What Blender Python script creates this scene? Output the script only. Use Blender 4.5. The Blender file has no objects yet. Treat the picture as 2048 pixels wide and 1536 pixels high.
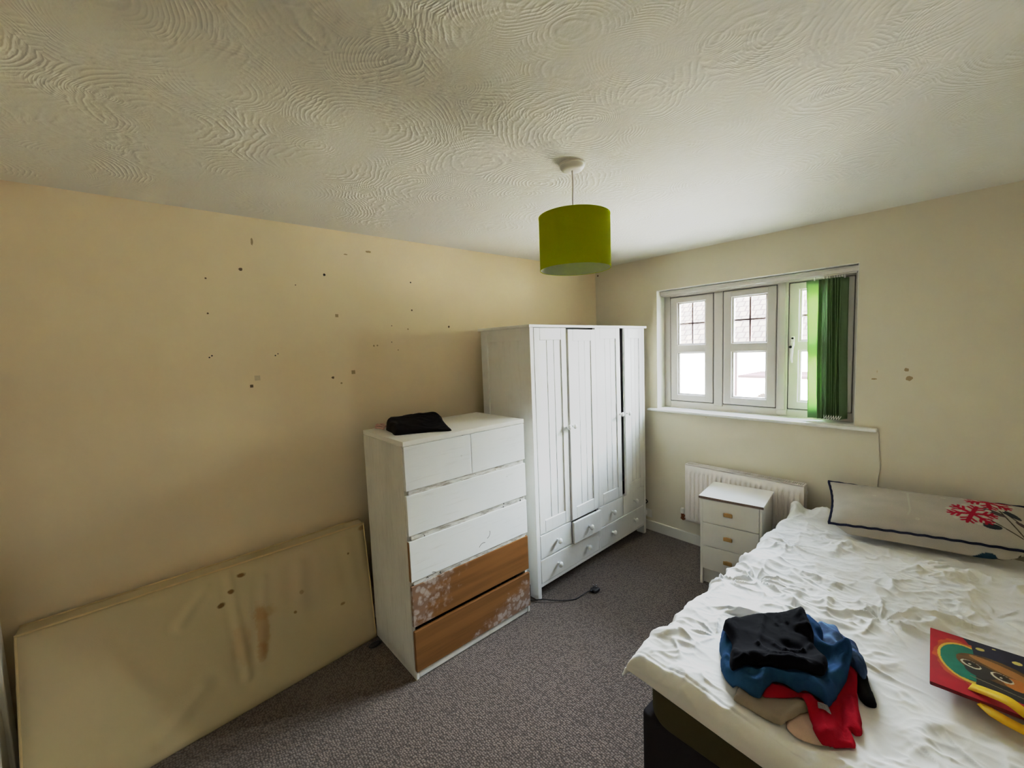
import bpy, bmesh, math, random
import numpy as np
from mathutils import Vector, Matrix, noise
from mathutils.geometry import delaunay_2d_cdt
random.seed(7)
COL = bpy.context.scene.collection
PI = math.pi
R = math.radians

# ------------------------------------------------------------------ colour / material helpers
def lin(r, g, b, a=1.0):
    f = lambda c: (c/255.0)/12.92 if c/255.0 <= 0.04045 else ((c/255.0+0.055)/1.055)**2.4
    return (f(r), f(g), f(b), a)

class N:
    """small node-tree helper"""
    def __init__(s, name):
        s.m = bpy.data.materials.new(name); s.m.use_nodes = True
        s.t = s.m.node_tree; s.t.nodes.clear()
        s.out = s.t.nodes.new('ShaderNodeOutputMaterial')
        s.coord = None
    def n(s, typ, **kw):
        x = s.t.nodes.new(typ)
        for k, v in kw.items():
            setattr(x, k, v)
        return x
    def l(s, a, b): s.t.links.new(a, b)
    def obj(s):
        if s.coord is None: s.coord = s.n('ShaderNodeTexCoord')
        return s.coord.outputs['Object']
    def val(s, sock, v):
        if hasattr(v, 'is_output') or isinstance(v, bpy.types.NodeSocket): s.l(v, sock)
        else: sock.default_value = v
    def math(s, op, a, b=None, c=None, clamp=False):
        x = s.n('ShaderNodeMath', operation=op, use_clamp=clamp)
        s.val(x.inputs[0], a)
        if b is not None: s.val(x.inputs[1], b)
        if c is not None: s.val(x.inputs[2], c)
        return x.outputs[0]
    def mapr(s, v, a, b, c=0.0, d=1.0, smooth=True):
        x = s.n('ShaderNodeMapRange', interpolation_type='SMOOTHSTEP' if smooth else 'LINEAR')
        s.val(x.inputs[0], v)
        for i, k in enumerate((a, b, c, d)): x.inputs[1+i].default_value = k
        return x.outputs[0]
    def mix(s, f, a, b, mode='MIX'):
        x = s.n('ShaderNodeMix', data_type='RGBA', blend_type=mode)
        s.val(x.inputs[0], f); s.val(x.inputs[6], a); s.val(x.inputs[7], b)
        return x.outputs[2]
    def noise(s, scale, detail=4, rough=0.5, vec=None, dist=0.0):
        x = s.n('ShaderNodeTexNoise'); x.inputs['Scale'].default_value = scale
        x.inputs['Detail'].default_value = detail; x.inputs['Roughness'].default_value = rough
        x.inputs['Distortion'].default_value = dist
        s.l(vec if vec is not None else s.obj(), x.inputs['Vector'])
        return x
    def voro(s, scale, feature='F1', vec=None, rand=1.0):
        x = s.n('ShaderNodeTexVoronoi', feature=feature); x.inputs['Scale'].default_value = scale
        x.inputs['Randomness'].default_value = rand
        s.l(vec if vec is not None else s.obj(), x.inputs['Vector'])
        return x
    def scaled(s, sx, sy, sz, vec=None):
        x = s.n('ShaderNodeMapping'); x.inputs['Scale'].default_value = (sx, sy, sz)
        s.l(vec if vec is not None else s.obj(), x.inputs['Vector'])
        return x.outputs[0]
    def sep(s, vec=None):
        x = s.n('ShaderNodeSeparateXYZ'); s.l(vec if vec is not None else s.obj(), x.inputs[0]); return x.outputs
    def bump(s, h, strength=0.3, dist=0.01, nrm=None):
        x = s.n('ShaderNodeBump'); x.inputs['Strength'].default_value = strength
        x.inputs['Distance'].default_value = dist; s.l(h, x.inputs['Height'])
        if nrm is not None: s.l(nrm, x.inputs['Normal'])
        return x.outputs[0]
    def bsdf(s, color, rough=0.6, spec=0.3, normal=None, metal=0.0, sheen=0.0, transl=0.0):
        p = s.n('ShaderNodeBsdfPrincipled')
        s.val(p.inputs['Base Color'], color); s.val(p.inputs['Roughness'], rough)
        p.inputs['Specular IOR Level'].default_value = spec
        p.inputs['Metallic'].default_value = metal
        if sheen: p.inputs['Sheen Weight'].default_value = sheen
        if normal is not None: s.l(normal, p.inputs['Normal'])
        o = p.outputs[0]
        if transl:
            t = s.n('ShaderNodeBsdfTranslucent'); s.val(t.inputs[0], color)
            mx = s.n('ShaderNodeMixShader'); mx.inputs[0].default_value = transl
            s.l(o, mx.inputs[1]); s.l(t.outputs[0], mx.inputs[2]); o = mx.outputs[0]
        s.l(o, s.out.inputs[0]); return s.m

def plain(name, col, rough=0.6, spec=0.3, metal=0.0, nscale=30, namp=0.06, bump=0.0, bscale=200, transl=0.0, sheen=0.0):
    m = N(name)
    nz = m.noise(nscale, 4, 0.6)
    c2 = tuple(max(0, c*(1-namp*2)) for c in col[:3])+(1,)
    c = m.mix(nz.outputs[0], c2, tuple(min(1, c*(1+namp)) for c in col[:3])+(1,))
    nr = None
    if bump:
        nr = m.bump(m.noise(bscale, 3, 0.6).outputs[0], bump, 0.004)
    return m.bsdf(c, rough, spec, nr, metal, sheen, transl)

# ------------------------------------------------------------------ mesh helper
class MB:
    def __init__(s): s.bm = bmesh.new()
    def box(s, lo, hi, bev=0.0, seg=1, xf=None):
        t = bmesh.new()
        bmesh.ops.create_cube(t, size=1.0)
        c = [(lo[i]+hi[i])/2 for i in range(3)]; d = [max(1e-5, hi[i]-lo[i]) for i in range(3)]
        for v in t.verts: v.co = Vector((c[0]+v.co.x*d[0], c[1]+v.co.y*d[1], c[2]+v.co.z*d[2]))
        if bev: bmesh.ops.bevel(t, geom=t.edges[:], offset=min(bev, min(d)*0.45), segments=seg, affect='EDGES', profile=0.5)
        if xf is not None: bmesh.ops.transform(t, matrix=xf, verts=t.verts)
        return s._add(t)
    def _add(s, t):
        me = bpy.data.meshes.new('t'); t.to_mesh(me); t.free(); s.bm.from_mesh(me); bpy.data.meshes.remove(me); return s
    def tube(s, pts, r, seg=10, cap=True, closed=False):
        pts = [Vector(p) for p in pts]; n = len(pts); rings = []
        rr = r if isinstance(r, (list, tuple)) else [r]*n
        prev = None
        for i, p in enumerate(pts):
            if closed: d = pts[(i+1) % n]-pts[i-1]
            else: d = pts[min(i+1, n-1)]-pts[max(i-1, 0)]
            d.normalize()
            if prev is None:
                a = Vector((0, 0, 1)) if abs(d.z) < 0.9 else Vector((1, 0, 0))
                u = d.cross(a).normalized()
            else:
                u = (prev-d*prev.dot(d)).normalized()
            prev = u; w = d.cross(u)
            rings.append([s.bm.verts.new(p+(u*math.cos(2*PI*k/seg)+w*math.sin(2*PI*k/seg))*rr[i]) for k in range(seg)])
        m = n if closed else n-1
        for i in range(m):
            A = rings[i]; B = rings[(i+1) % n]
            for k in range(seg): s.bm.faces.new((A[k], A[(k+1) % seg], B[(k+1) % seg], B[k]))
        if cap and not closed:
            s.bm.faces.new(rings[0][::-1]); s.bm.faces.new(rings[-1])
        return s
    def lathe(s, prof, center=(0, 0, 0), seg=40, axis='Z', closed=False, cap=True):
        rings = []; c = Vector(center)
        for (r, h) in prof:
            ring = []
            for k in range(seg):
                a = 2*PI*k/seg; x, y = r*math.cos(a), r*math.sin(a)
                v = {'Z': (x, y, h), 'X': (h, x, y), 'Y': (y, h, x)}[axis]
                ring.append(s.bm.verts.new(c+Vector(v)))
            rings.append(ring)
        m = len(rings) if closed else len(rings)-1
        for i in range(m):
            A, B = rings[i], rings[(i+1) % len(rings)]
            for k in range(seg): s.bm.faces.new((A[k], A[(k+1) % seg], B[(k+1) % seg], B[k]))
        if cap and not closed:
            s.bm.faces.new(rings[0][::-1]); s.bm.faces.new(rings[-1])
        return s
    def grid(s, fn, nu, nv):
        g = [[s.bm.verts.new(fn(i/(nu-1), j/(nv-1))) for j in range(nv)] for i in range(nu)]
        for i in range(nu-1):
            for j in range(nv-1):
                s.bm.faces.new((g[i][j], g[i+1][j], g[i+1][j+1], g[i][j+1]))
        return g
    def xform(s, m): bmesh.ops.transform(s.bm, matrix=m, verts=s.bm.verts); return s
    def build(s, name, mat, parent=None, smooth=False, kind=None, label=None):
        bmesh.ops.recalc_face_normals(s.bm, faces=s.bm.faces[:])
        me = bpy.data.meshes.new(name); s.bm.to_mesh(me); s.bm.free()
        if mat is not None: me.materials.append(mat)
        if smooth:
            me.polygons.foreach_set('use_smooth', [True]*len(me.polygons))
            if smooth == 'auto':
                try: me.set_sharp_from_angle(angle=R(38))
                except Exception: pass
        o = bpy.data.objects.new(name, me); COL.objects.link(o)
        if parent is not None: o.parent = parent
        if kind: o['kind'] = kind
        if label: o['label'] = label
        return o

def thing(name, label, cat, loc=(0, 0, 0), rz=0.0, group=None):
    o = bpy.data.objects.new(name, None); COL.objects.link(o)
    o.empty_display_size = 0.1
    o.location = loc; o.rotation_euler = (0, 0, rz); o['label'] = label; o['category'] = cat
    if group: o['group'] = group
    return o
def tag(o, label, cat, group=None):
    o['label'] = label; o['category'] = cat
    if group: o['group'] = group
    return o
def B(lo, hi, bev=0.0, seg=1): return MB().box(lo, hi, bev, seg)
def vcol(o, cols):
    a = o.data.color_attributes.new('Col', 'FLOAT_COLOR', 'POINT')
    a.data.foreach_set('color', np.asarray(cols, dtype=np.float32).ravel())
def spline(pts, n=10, closed=False):
    P = [Vector(p) for p in pts]; out = []; m = len(P)
    for i in range(m if closed else m-1):
        g = (lambda k: P[k % m]) if closed else (lambda k: P[max(0, min(m-1, k))])
        p0, p1, p2, p3 = g(i-1), g(i), g(i+1), g(i+2)
        for k in range(n):
            t = k/n
            out.append(0.5*((2*p1)+(p2-p0)*t+(2*p0-5*p1+4*p2-p3)*t*t+(3*p1-p0-3*p2+p3)*t**3))
    if not closed: out.append(P[-1])
    return out
def sm(a, b, x):
    t = min(1, max(0, (x-a)/(b-a))); return t*t*(3-2*t)

# ------------------------------------------------------------------ dimensions (metres)
H = 2.374                                  # ceiling
XR, YN = 3.13, -3.80                       # right wall, near wall
WX1, WX2, WZ1, WZ2 = 0.630, 1.960, 1.104, 2.094   # window reveal

# ------------------------------------------------------------------ materials
def wall_mat(name, base, marks, axis):
    m = N(name)
    big = m.noise(1.6, 3, 0.55); fine = m.noise(9, 5, 0.6)
    c = m.mix(big.outputs[0], tuple(x*0.95 for x in base[:3])+(1,), tuple(min(1, x*1.04) for x in base[:3])+(1,))
    c = m.mix(m.math('MULTIPLY', fine.outputs[0], 0.12), c, lin(190, 168, 128))
    bp = m.noise(70, 3, 0.65)
    return m.bsdf(c, 0.75, 0.25, m.bump(bp.outputs[0], 0.12, 0.004))

LM = [(-2.814, 2.253, .020, 'v', 0), (-2.874, 2.109, .010, 'o', 1), (-3.022, 2.053, .005, 'o', 1), (-2.625, 2.048, .004, 'o', 1),
      (-2.470, 2.116, .0085, 'o', 2), (-2.341, 2.244, .013, 'h', 0), (-2.204, 2.275, .022, 'h', 0), (-1.933, 2.112, .006, 'o', 2),
      (-1.936, 1.933, .007, 'o', 1), (-2.417, 1.887, .012, 'q', 0), (-3.027, 1.885, .005, 'o', 1), (-2.082, 1.831, .004, 'o', 1),
      (-1.971, 1.810, .006, 'o', 0), (-1.658, 1.827, .009, 'o', 1), (-3.027, 1.679, .004, 'o', 2), (-3.038, 1.671, .004, 'o', 2),
      (-2.751, 1.669, .0045, 'o', 2), (-2.738, 1.678, .004, 'o', 1), (-2.207, 1.708, .007, 'o', 0), (-2.184, 1.709, .006, 'o', 0),
      (-2.089, 1.728, .004, 'o', 1), (-2.048, 1.677, .005, 'o', 0), (-2.843, 1.556, .018, 'q', 3), (-2.872, 1.516, .010, 'q', 1),
      (-2.344, 1.554, .015, 'q', 0), (-2.464, 1.530, .009, 'o', 1), (-2.418, 1.494, .007, 'o', 0)]
BM_ = [(2.045, 1.395, .016, 'h', 0), (2.058, 1.440, .010, 'v', 3), (2.186, 1.452, .012, 'o', 0), (2.197, 1.403, .018, 'o', 0),
       (0.079, 2.347, .014, 'h', 1), (0.030, 2.310, .011, 'o', 1), (1.046, 1.061, .006, 'h', 0)]
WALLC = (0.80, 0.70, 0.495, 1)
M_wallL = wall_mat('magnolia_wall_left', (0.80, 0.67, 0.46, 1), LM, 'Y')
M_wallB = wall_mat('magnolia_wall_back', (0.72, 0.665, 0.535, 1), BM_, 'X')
M_wall = wall_mat('magnolia_wall', WALLC, None, 'X')

def ceiling_mat():
    m = N('artex_ceiling')
    wz = m.noise(2.2, 2, 0.5)
    warp = m.n('ShaderNodeVectorMath', operation='MULTIPLY_ADD')
    m.l(wz.outputs[1], warp.inputs[0]); warp.inputs[1].default_value = (0.16, 0.16, 0.0); m.l(m.obj(), warp.inputs[2])
    flat = m.n('ShaderNodeVectorMath', operation='MULTIPLY'); m.l(warp.outputs[0], flat.inputs[0]); flat.inputs[1].default_value = (1, 1, 0)
    v1 = m.voro(2.6, 'F1', flat.outputs[0]); v2 = m.voro(4.1, 'F1', flat.outputs[0])
    v2.inputs['Scale'].default_value = 4.3
    wob = m.noise(14, 1, 0.6)
    def rings(v, k, amp):
        d = m.math('ADD', m.math('MULTIPLY', v.outputs['Distance'], k), m.math('MULTIPLY', wob.outputs[0], amp))
        s = m.math('SINE', d)
        return m.math('MULTIPLY_ADD', s, 0.5, 0.5)
    r1 = m.math('POWER', rings(v1, 165, 10), 2.2); r2 = m.math('POWER', rings(v2, 185, 9), 2.2)
    mk = m.mapr(m.noise(3.1, 1, 0.6).outputs[0], 0.36, 0.56); mk2 = m.mapr(m.noise(4.7, 1, 0.6, m.scaled(1, 1, 1)).outputs[0], 0.58, 0.40)
    brk = m.mapr(m.noise(34, 1, 0.5).outputs[0], 0.30, 0.56)
    h = m.math('ADD', m.math('MULTIPLY', r1, mk), m.math('MULTIPLY', m.math('MULTIPLY', r2, mk2), 0.6))
    h = m.math('MULTIPLY', h, brk)
    h = m.math('ADD', h, m.math('MULTIPLY', m.noise(55, 3, 0.65).outputs[0], 0.75))
    xyz = m.sep()
    # smooth float-finished margin along the walls
    e1 = m.mapr(m.math('MULTIPLY', xyz[1], -1.0), 0.10, 0.24); e2 = m.mapr(xyz[0], 0.05, 0.15)
    h = m.math('MULTIPLY', h, m.math('MULTIPLY', e1, e2))
    big = m.noise(1.3, 3, 0.55)
    c = m.mix(big.outputs[0], (0.70, 0.675, 0.60, 1), (0.77, 0.745, 0.675, 1))
    return m.bsdf(c, 0.8, 0.2, m.bump(h, 0.24, 0.006))
M_ceil = ceiling_mat()

def carpet_mat():
    m = N('loop_carpet')
    w = m.noise(30, 2, 0.5)
    warp = m.n('ShaderNodeVectorMath', operation='MULTIPLY_ADD')
    m.l(w.outputs[1], warp.inputs[0]); warp.inputs[1].default_value = (0.006, 0.006, 0); m.l(m.obj(), warp.inputs[2])
    v = m.voro(105, 'F1', warp.outputs[0], 0.55)
    dark = m.mapr(v.outputs['Distance'], 0.25, 0.75)
    base = m.mix(m.noise(2.2, 4, 0.6).outputs[0], lin(114, 99, 88), lin(126, 111, 101))
    base = m.mix(m.math('MULTIPLY', m.noise(140, 2, 0.5).outputs[0], 0.5), base, lin(92, 77, 66))
    c = m.mix(m.math('MULTIPLY', dark, 0.78), base, lin(44, 34, 27))
    h = m.math('SUBTRACT', 1.0, v.outputs['Distance'])
    return m.bsdf(c, 0.95, 0.1, m.bump(h, 0.7, 0.006), sheen=0.25)
M_carpet = carpet_mat()

def white_paint(name, base=(0.80, 0.80, 0.79), grime=0.15, rough=0.45, grain=None):
    m = N(name)
    g = m.mapr(m.noise(5.5, 6, 0.62).outputs[0], 0.45, 0.75)
    c = m.mix(m.math('MULTIPLY', g, grime), base+(1,), lin(176, 168, 148))
    st = m.noise(9, 4, 0.6, m.scaled(6, 6, 0.7))
    c = m.mix(m.math('MULTIPLY', m.mapr(st.outputs[0], 0.52, 0.72), grime*0.8), c, lin(190, 186, 176))
    return m.bsdf(c, rough, 0.4, m.bump(m.noise(45, 4, 0.6, m.scaled(3, 3, 0.5)).outputs[0], 0.08, 0.003))
M_white = white_paint('white_wardrobe_paint')
M_whitetrim = white_paint('white_gloss_trim', (0.80, 0.78, 0.72), 0.10, 0.35)
M_knob = plain('white_painted_knob', (0.82, 0.82, 0.80, 1), 0.3, 0.5, namp=0.02)
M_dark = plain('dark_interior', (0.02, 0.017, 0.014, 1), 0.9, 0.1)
M_rawwood = plain('bare_wood_edge', lin(150, 104, 58), 0.6, 0.3)

def dresser_white(name, scuff=True):
    m = N(name)
    base = m.mix(m.noise(3.0, 5, 0.6).outputs[0], (0.79, 0.80, 0.80, 1), (0.85, 0.86, 0.86, 1))
    # horizontal brush strokes
    st = m.noise(10, 4, 0.65, m.scaled(4, 0.5, 9))
    c = m.mix(m.math('MULTIPLY', m.mapr(st.outputs[0], 0.55, 0.75), 0.30), base, lin(186, 183, 176))
    sp = m.voro(13, 'F1', m.scaled(1, 0.8, 1)); f = m.mapr(sp.outputs['Distance'], 0.05, 0.10, 1, 0)
    f = m.math('MULTIPLY', f, m.mapr(m.noise(3, 2, 0.5).outputs[0], 0.55, 0.6))
    c = m.mix(m.math('MULTIPLY', f, 0.5), c, lin(120, 112, 102))
    if scuff:
        # thin dark scratches
        for (y0, z0, r, a0, a1) in ((0.475, 0.615, 0.030, -1.3, 0.3), (0.455, 0.535, 0.035, 1.2, 2.6), (0.11, 0.47, 0.06, 0.8, 1.4)):
            xyz = m.sep()
            dy = m.math('SUBTRACT', xyz[1], y0); dz = m.math('SUBTRACT', xyz[2], z0)
            d = m.math('SQRT', m.math('ADD', m.math('POWER', dy, 2.0), m.math('POWER', dz, 2.0)))
            ring = m.mapr(m.math('ABSOLUTE', m.math('SUBTRACT', d, r)), 0.0008, 0.0026, 1, 0)
            an = m.math('ARCTAN2', dz, dy)
            win = m.math('MULTIPLY', m.math('GREATER_THAN', an, a0), m.math('LESS_THAN', an, a1))
            c = m.mix(m.math('MULTIPLY', m.math('MULTIPLY', ring, win), 0.85), c, lin(60, 58, 62))
    return m.bsdf(c, 0.5, 0.35, m.bump(st.outputs[0], 0.12, 0.003))
M_dw = dresser_white('worn_white_drawer_paint')
def dresser_side():
    m = N('worn_white_side_paint')
    n1 = m.noise(4, 6, 0.65, m.scaled(1, 1, 0.45))
    c = m.mix(m.mapr(n1.outputs[0], 0.35, 0.7), (0.78, 0.77, 0.72, 1), (0.66, 0.645, 0.59, 1))
    st = m.noise(14, 4, 0.65, m.scaled(5, 1, 0.35))
    c = m.mix(m.math('MULTIPLY', m.mapr(st.outputs[0], 0.52, 0.75), 0.35), c, lin(150, 142, 124))
    return m.bsdf(c, 0.55, 0.3, m.bump(st.outputs[0], 0.15, 0.003))
M_dside = dresser_side()
def rail_mat():
    m = N('grubby_white_rail')
    st = m.noise(16, 5, 0.7, m.scaled(1, 0.6, 3))
    c = m.mix(m.mapr(st.outputs[0], 0.42, 0.66), (0.72, 0.71, 0.68, 1), lin(150, 142, 134))
    ch = m.noise(38, 3, 0.6); c = m.mix(m.mapr(ch.outputs[0], 0.66, 0.70), c, lin(40, 34, 30))
    return m.bsdf(c, 0.6, 0.3)
M_rail = rail_mat()
def wood_mat(name, region):
    """brown oak veneer with patches of worn white paint; region(m, y, z) gives paint cover"""
    m = N(name)
    xyz = m.sep()
    gr = m.noise(7, 5, 0.6, m.scaled(8, 0.9, 14)); bd = m.noise(3.2, 1, 0.4, m.scaled(0.01, 0.25, 6))
    c = m.mix(gr.outputs[0], lin(104, 65, 26), lin(136, 89, 40))
    c = m.mix(m.math('MULTIPLY', m.mapr(bd.outputs[0], 0.40, 0.62), 0.55), c, lin(146, 99, 48))
    cov = region(m, xyz[1], xyz[2])
    wp = m.n('ShaderNodeVectorMath', operation='MULTIPLY_ADD'); m.l(m.noise(30, 3, 0.6).outputs[1], wp.inputs[0]); wp.inputs[1].default_value = (0.03, 0.03, 0.03); m.l(m.obj(), wp.inputs[2]); v = m.voro(30, 'F1', wp.outputs[0], 1.0); blob = m.math('MULTIPLY', m.mapr(v.outputs['Distance'], 0.34, 0.60, 1, 0), m.mapr(m.noise(60, 3, 0.6).outputs[0], 0.25, 0.6, 0.55, 1.0))
    nz = m.noise(17, 5, 0.7)
    t = m.math('ADD', cov, m.math('MULTIPLY', m.math('SUBTRACT', nz.outputs[0], 0.5), 1.5))
    t = m.math('MULTIPLY', m.mapr(t, 0.38, 0.72), m.math('MULTIPLY_ADD', blob, 0.80, 0.20))
    c = m.mix(m.math('MULTIPLY', t, 0.80), c, lin(190, 180, 174))
    return m.bsdf(c, 0.45, 0.4, m.bump(gr.outputs[0], 0.06, 0.002))
def reg4(m, y, z):
    a = m.math('SUBTRACT', 1.0, m.math('MULTIPLY', y, 2.35))
    return m.math('ADD', m.math('MULTIPLY', a, 0.80), m.math('MULTIPLY', m.math('SUBTRACT', z, 0.39), 1.4))
def reg5(m, y, z):
    # along the lower edge to the right and the right end
    a = m.math('MULTIPLY', m.math('SUBTRACT', y, 0.30), 1.7)
    b = m.math('MULTIPLY', m.math('SUBTRACT', 0.145, z), 3.9)
    return m.math('ADD', m.math('MINIMUM', a, 0.75), b)
M_wood4 = wood_mat('oak_veneer_worn_left', reg4)
M_wood5 = wood_mat('oak_veneer_worn_low', reg5)

def mattress_mat():
    m = N('stained_cream_mattress_cover')
    c = m.mix(m.noise(2.5, 4, 0.6).outputs[0], lin(196, 180, 140), lin(206, 190, 150))
    pk = m.mapr(m.noise(1.7, 3, 0.5).outputs[0], 0.45, 0.7)
    c = m.mix(m.math('MULTIPLY', pk, 0.35), c, lin(206, 182, 158))
    xyz = m.sep(); wob = m.noise(25, 3, 0.6)
    for (y, z, ry, rz, k, tone) in ((-3.01, .603, .022, .012, .9, lin(120, 80, 32)), (-3.06, .55, .016, .012, .9, lin(120, 80, 32)), (-3.10, .503, .02, .012, .9, lin(112, 76, 34)),
                                 (-2.95, .33, .035, .13, .45, lin(178, 122, 54)), (-2.96, .235, .03, .05, .45, lin(172, 116, 54)), (-2.93, .40, .06, .035, .35, lin(178, 128, 60)),
                                 (-3.04, .30, .05, .10, .22, lin(190, 142, 80)), (-2.80, .344, .008, .008, .8, lin(130, 92, 44)), (-2.56, .28, .013, .008, .7, lin(130, 92, 44)),
                                 (-2.50, .534, .008, .008, .8, lin(110, 78, 40)), (-2.76, .43, .012, .012, .5, lin(140, 100, 54)), (-2.40, .645, .03, .014, .6, lin(140, 96, 50))):
        d = m.math('SQRT', m.math('ADD', m.math('POWER', m.math('DIVIDE', m.math('SUBTRACT', xyz[1], y), ry), 2.0), m.math('POWER', m.math('DIVIDE', m.math('SUBTRACT', xyz[2], z), rz), 2.0)))
        d = m.math('ADD', d, m.math('MULTIPLY', m.math('SUBTRACT', wob.outputs[0], 0.5), 1.2))
        c = m.mix(m.math('MULTIPLY', m.mapr(d, 0.5, 1.1, 1, 0), k), c, tone)
    return m.bsdf(c, 0.85, 0.15, m.bump(m.noise(240, 2, 0.6).outputs[0], 0.12, 0.003))
M_cot = mattress_mat()
M_cotpipe = plain('cream_piping', lin(214, 190, 140), 0.8, 0.2)

def fabric(name, col, scale=400, bump=0.25, namp=0.08, rough=0.9, sheen=0.0, transl=0.0, col2=None, f2=3.0):
    m = N(name)
    w = m.noise(scale, 3, 0.6)
    c = m.mix(w.outputs[0], tuple(x*(1-namp*2) for x in col[:3])+(1,), tuple(min(1, x*(1+namp)) for x in col[:3])+(1,))
    if col2 is not None:
        c = m.mix(m.mapr(m.noise(f2, 4, 0.6).outputs[0], 0.4, 0.65), c, col2)
    return m.bsdf(c, rough, 0.05, m.bump(w.outputs[0], bump, 0.002), sheen=sheen, transl=transl)
M_duvet = fabric('white_cotton_cover', (0.88, 0.88, 0.885, 1), 500, 0.1, 0.03, transl=0.08)
M_bedmat = fabric('olive_mattress_fabric', lin(72, 66, 44), 500, 0.2)
M_bedbase = fabric('black_bed_base_fabric', lin(38, 34, 36), 500, 0.2)
M_navytee = fabric('charcoal_navy_jersey', lin(14, 13, 20), 600, 0.15, col2=lin(10, 10, 14))
M_blue = fabric('blue_sweat_fabric', lin(38, 78, 116), 350, 0.3, col2=lin(30, 60, 100), f2=7)
M_denim = fabric('dark_denim', lin(44, 62, 98), 500, 0.3, 0.2, col2=lin(96, 124, 160), f2=9)
M_black = fabric('black_cloth', lin(20, 19, 22), 500, 0.2)
M_red = fabric('red_knit', lin(168, 16, 36), 300, 0.4)
M_olive = fabric('olive_grey_cotton', lin(160, 146, 128), 500, 0.2)
M_beige = fabric('pale_pink_beige_cotton', lin(214, 186, 166), 500, 0.2)
M_tag = plain('grey_printed_label', lin(150, 140, 142), 0.8, nscale=220, namp=0.4)
M_navypipe = fabric('navy_piping', lin(38, 40, 62), 500, 0.2)
M_trouser = fabric('black_trouser_cloth', lin(24, 20, 18), 500, 0.2, rough=0.8)
M_pink = plain('pale_pink_cord', lin(216, 170, 150), 0.7)

def attr_mat(name, rough=0.85, bump=0.1, scale=400, spec=0.2):
    m = N(name)
    a = m.n('ShaderNodeAttribute'); a.attribute_name = 'Col'
    w = m.noise(scale, 3, 0.6)
    c = m.mix(m.math('MULTIPLY', w.outputs[0], 0.25), a.outputs[0], (0, 0, 0, 1), 'MIX')
    return m.bsdf(c, rough, spec, m.bump(w.outputs[0], bump, 0.002))
M_pillow = attr_mat('printed_pillow_cotton', 0.9, 0.12)
M_bag = attr_mat('printed_glossy_card', 0.45, 0.02, 500, 0.35)
M_yellow = plain('yellow_ribbon', lin(236, 190, 10), 0.55, 0.3, nscale=60)
M_bagside = plain('dark_red_card', lin(120, 16, 24), 0.5)

M_upvc = plain('white_upvc', (0.61, 0.57, 0.52, 1), 0.35, 0.4, nscale=6, namp=0.02)
M_bar = plain('grey_pink_glazing_bar', lin(190, 165, 165), 0.5, 0.3)
M_metal = plain('chrome_metal', (0.7, 0.7, 0.7, 1), 0.25, 0.5, metal=1.0)
M_blackpl = plain('black_plastic', lin(22, 20, 22), 0.45, 0.4)
M_gasket = plain('dark_rubber_gasket', lin(70, 62, 56), 0.8)
def glass_mat():
    m = N('window_glass')
    t = m.n('ShaderNodeBsdfTransparent'); t.inputs[0].default_value = (0.96, 0.97, 0.96, 1)
    g = m.n('ShaderNodeBsdfGlossy'); g.inputs['Roughness'].default_value = 0.02
    lw = m.n('ShaderNodeFresnel'); lw.inputs[0].default_value = 1.45
    x = m.n('ShaderNodeMixShader'); m.l(m.math('MULTIPLY', lw.outputs[0], 0.8), x.inputs[0]); m.l(t.outputs[0], x.inputs[1]); m.l(g.outputs[0], x.inputs[2])
    m.l(x.outputs[0], m.out.inputs[0]); return m.m
M_glass = glass_mat()
M_slat = fabric('green_blind_fabric', lin(150, 178, 128), 300, 0.15, 0.06, transl=0.46)
M_shade = fabric('lime_green_shade_fabric', lin(206, 212, 3), 500, 0.12, 0.05, transl=0.55)
M_shadein = plain('white_shade_lining', (0.75, 0.78, 0.62, 1), 0.7, transl=0.6)
M_plastic = plain('white_plastic', (0.80, 0.78, 0.74, 1), 0.35, 0.4, namp=0.02)
M_radi = white_paint('white_radiator_enamel', (0.80, 0.745, 0.70), 0.08, 0.35)
M_copper = plain('copper_pipe', lin(150, 86, 52), 0.35, 0.5, metal=0.9)
M_bedside = white_paint('white_laminate', (0.80, 0.77, 0.70), 0.06, 0.35)
M_bedsidetop = white_paint('white_laminate_top', (0.83, 0.82, 0.79), 0.05, 0.28)
M_chip = plain('exposed_chipboard_edge', lin(126, 100, 84), 0.8, nscale=120, namp=0.25)
M_handle = plain('pale_oak_handle', lin(196, 152, 84), 0.45, 0.35, nscale=60, namp=0.15)

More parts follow.
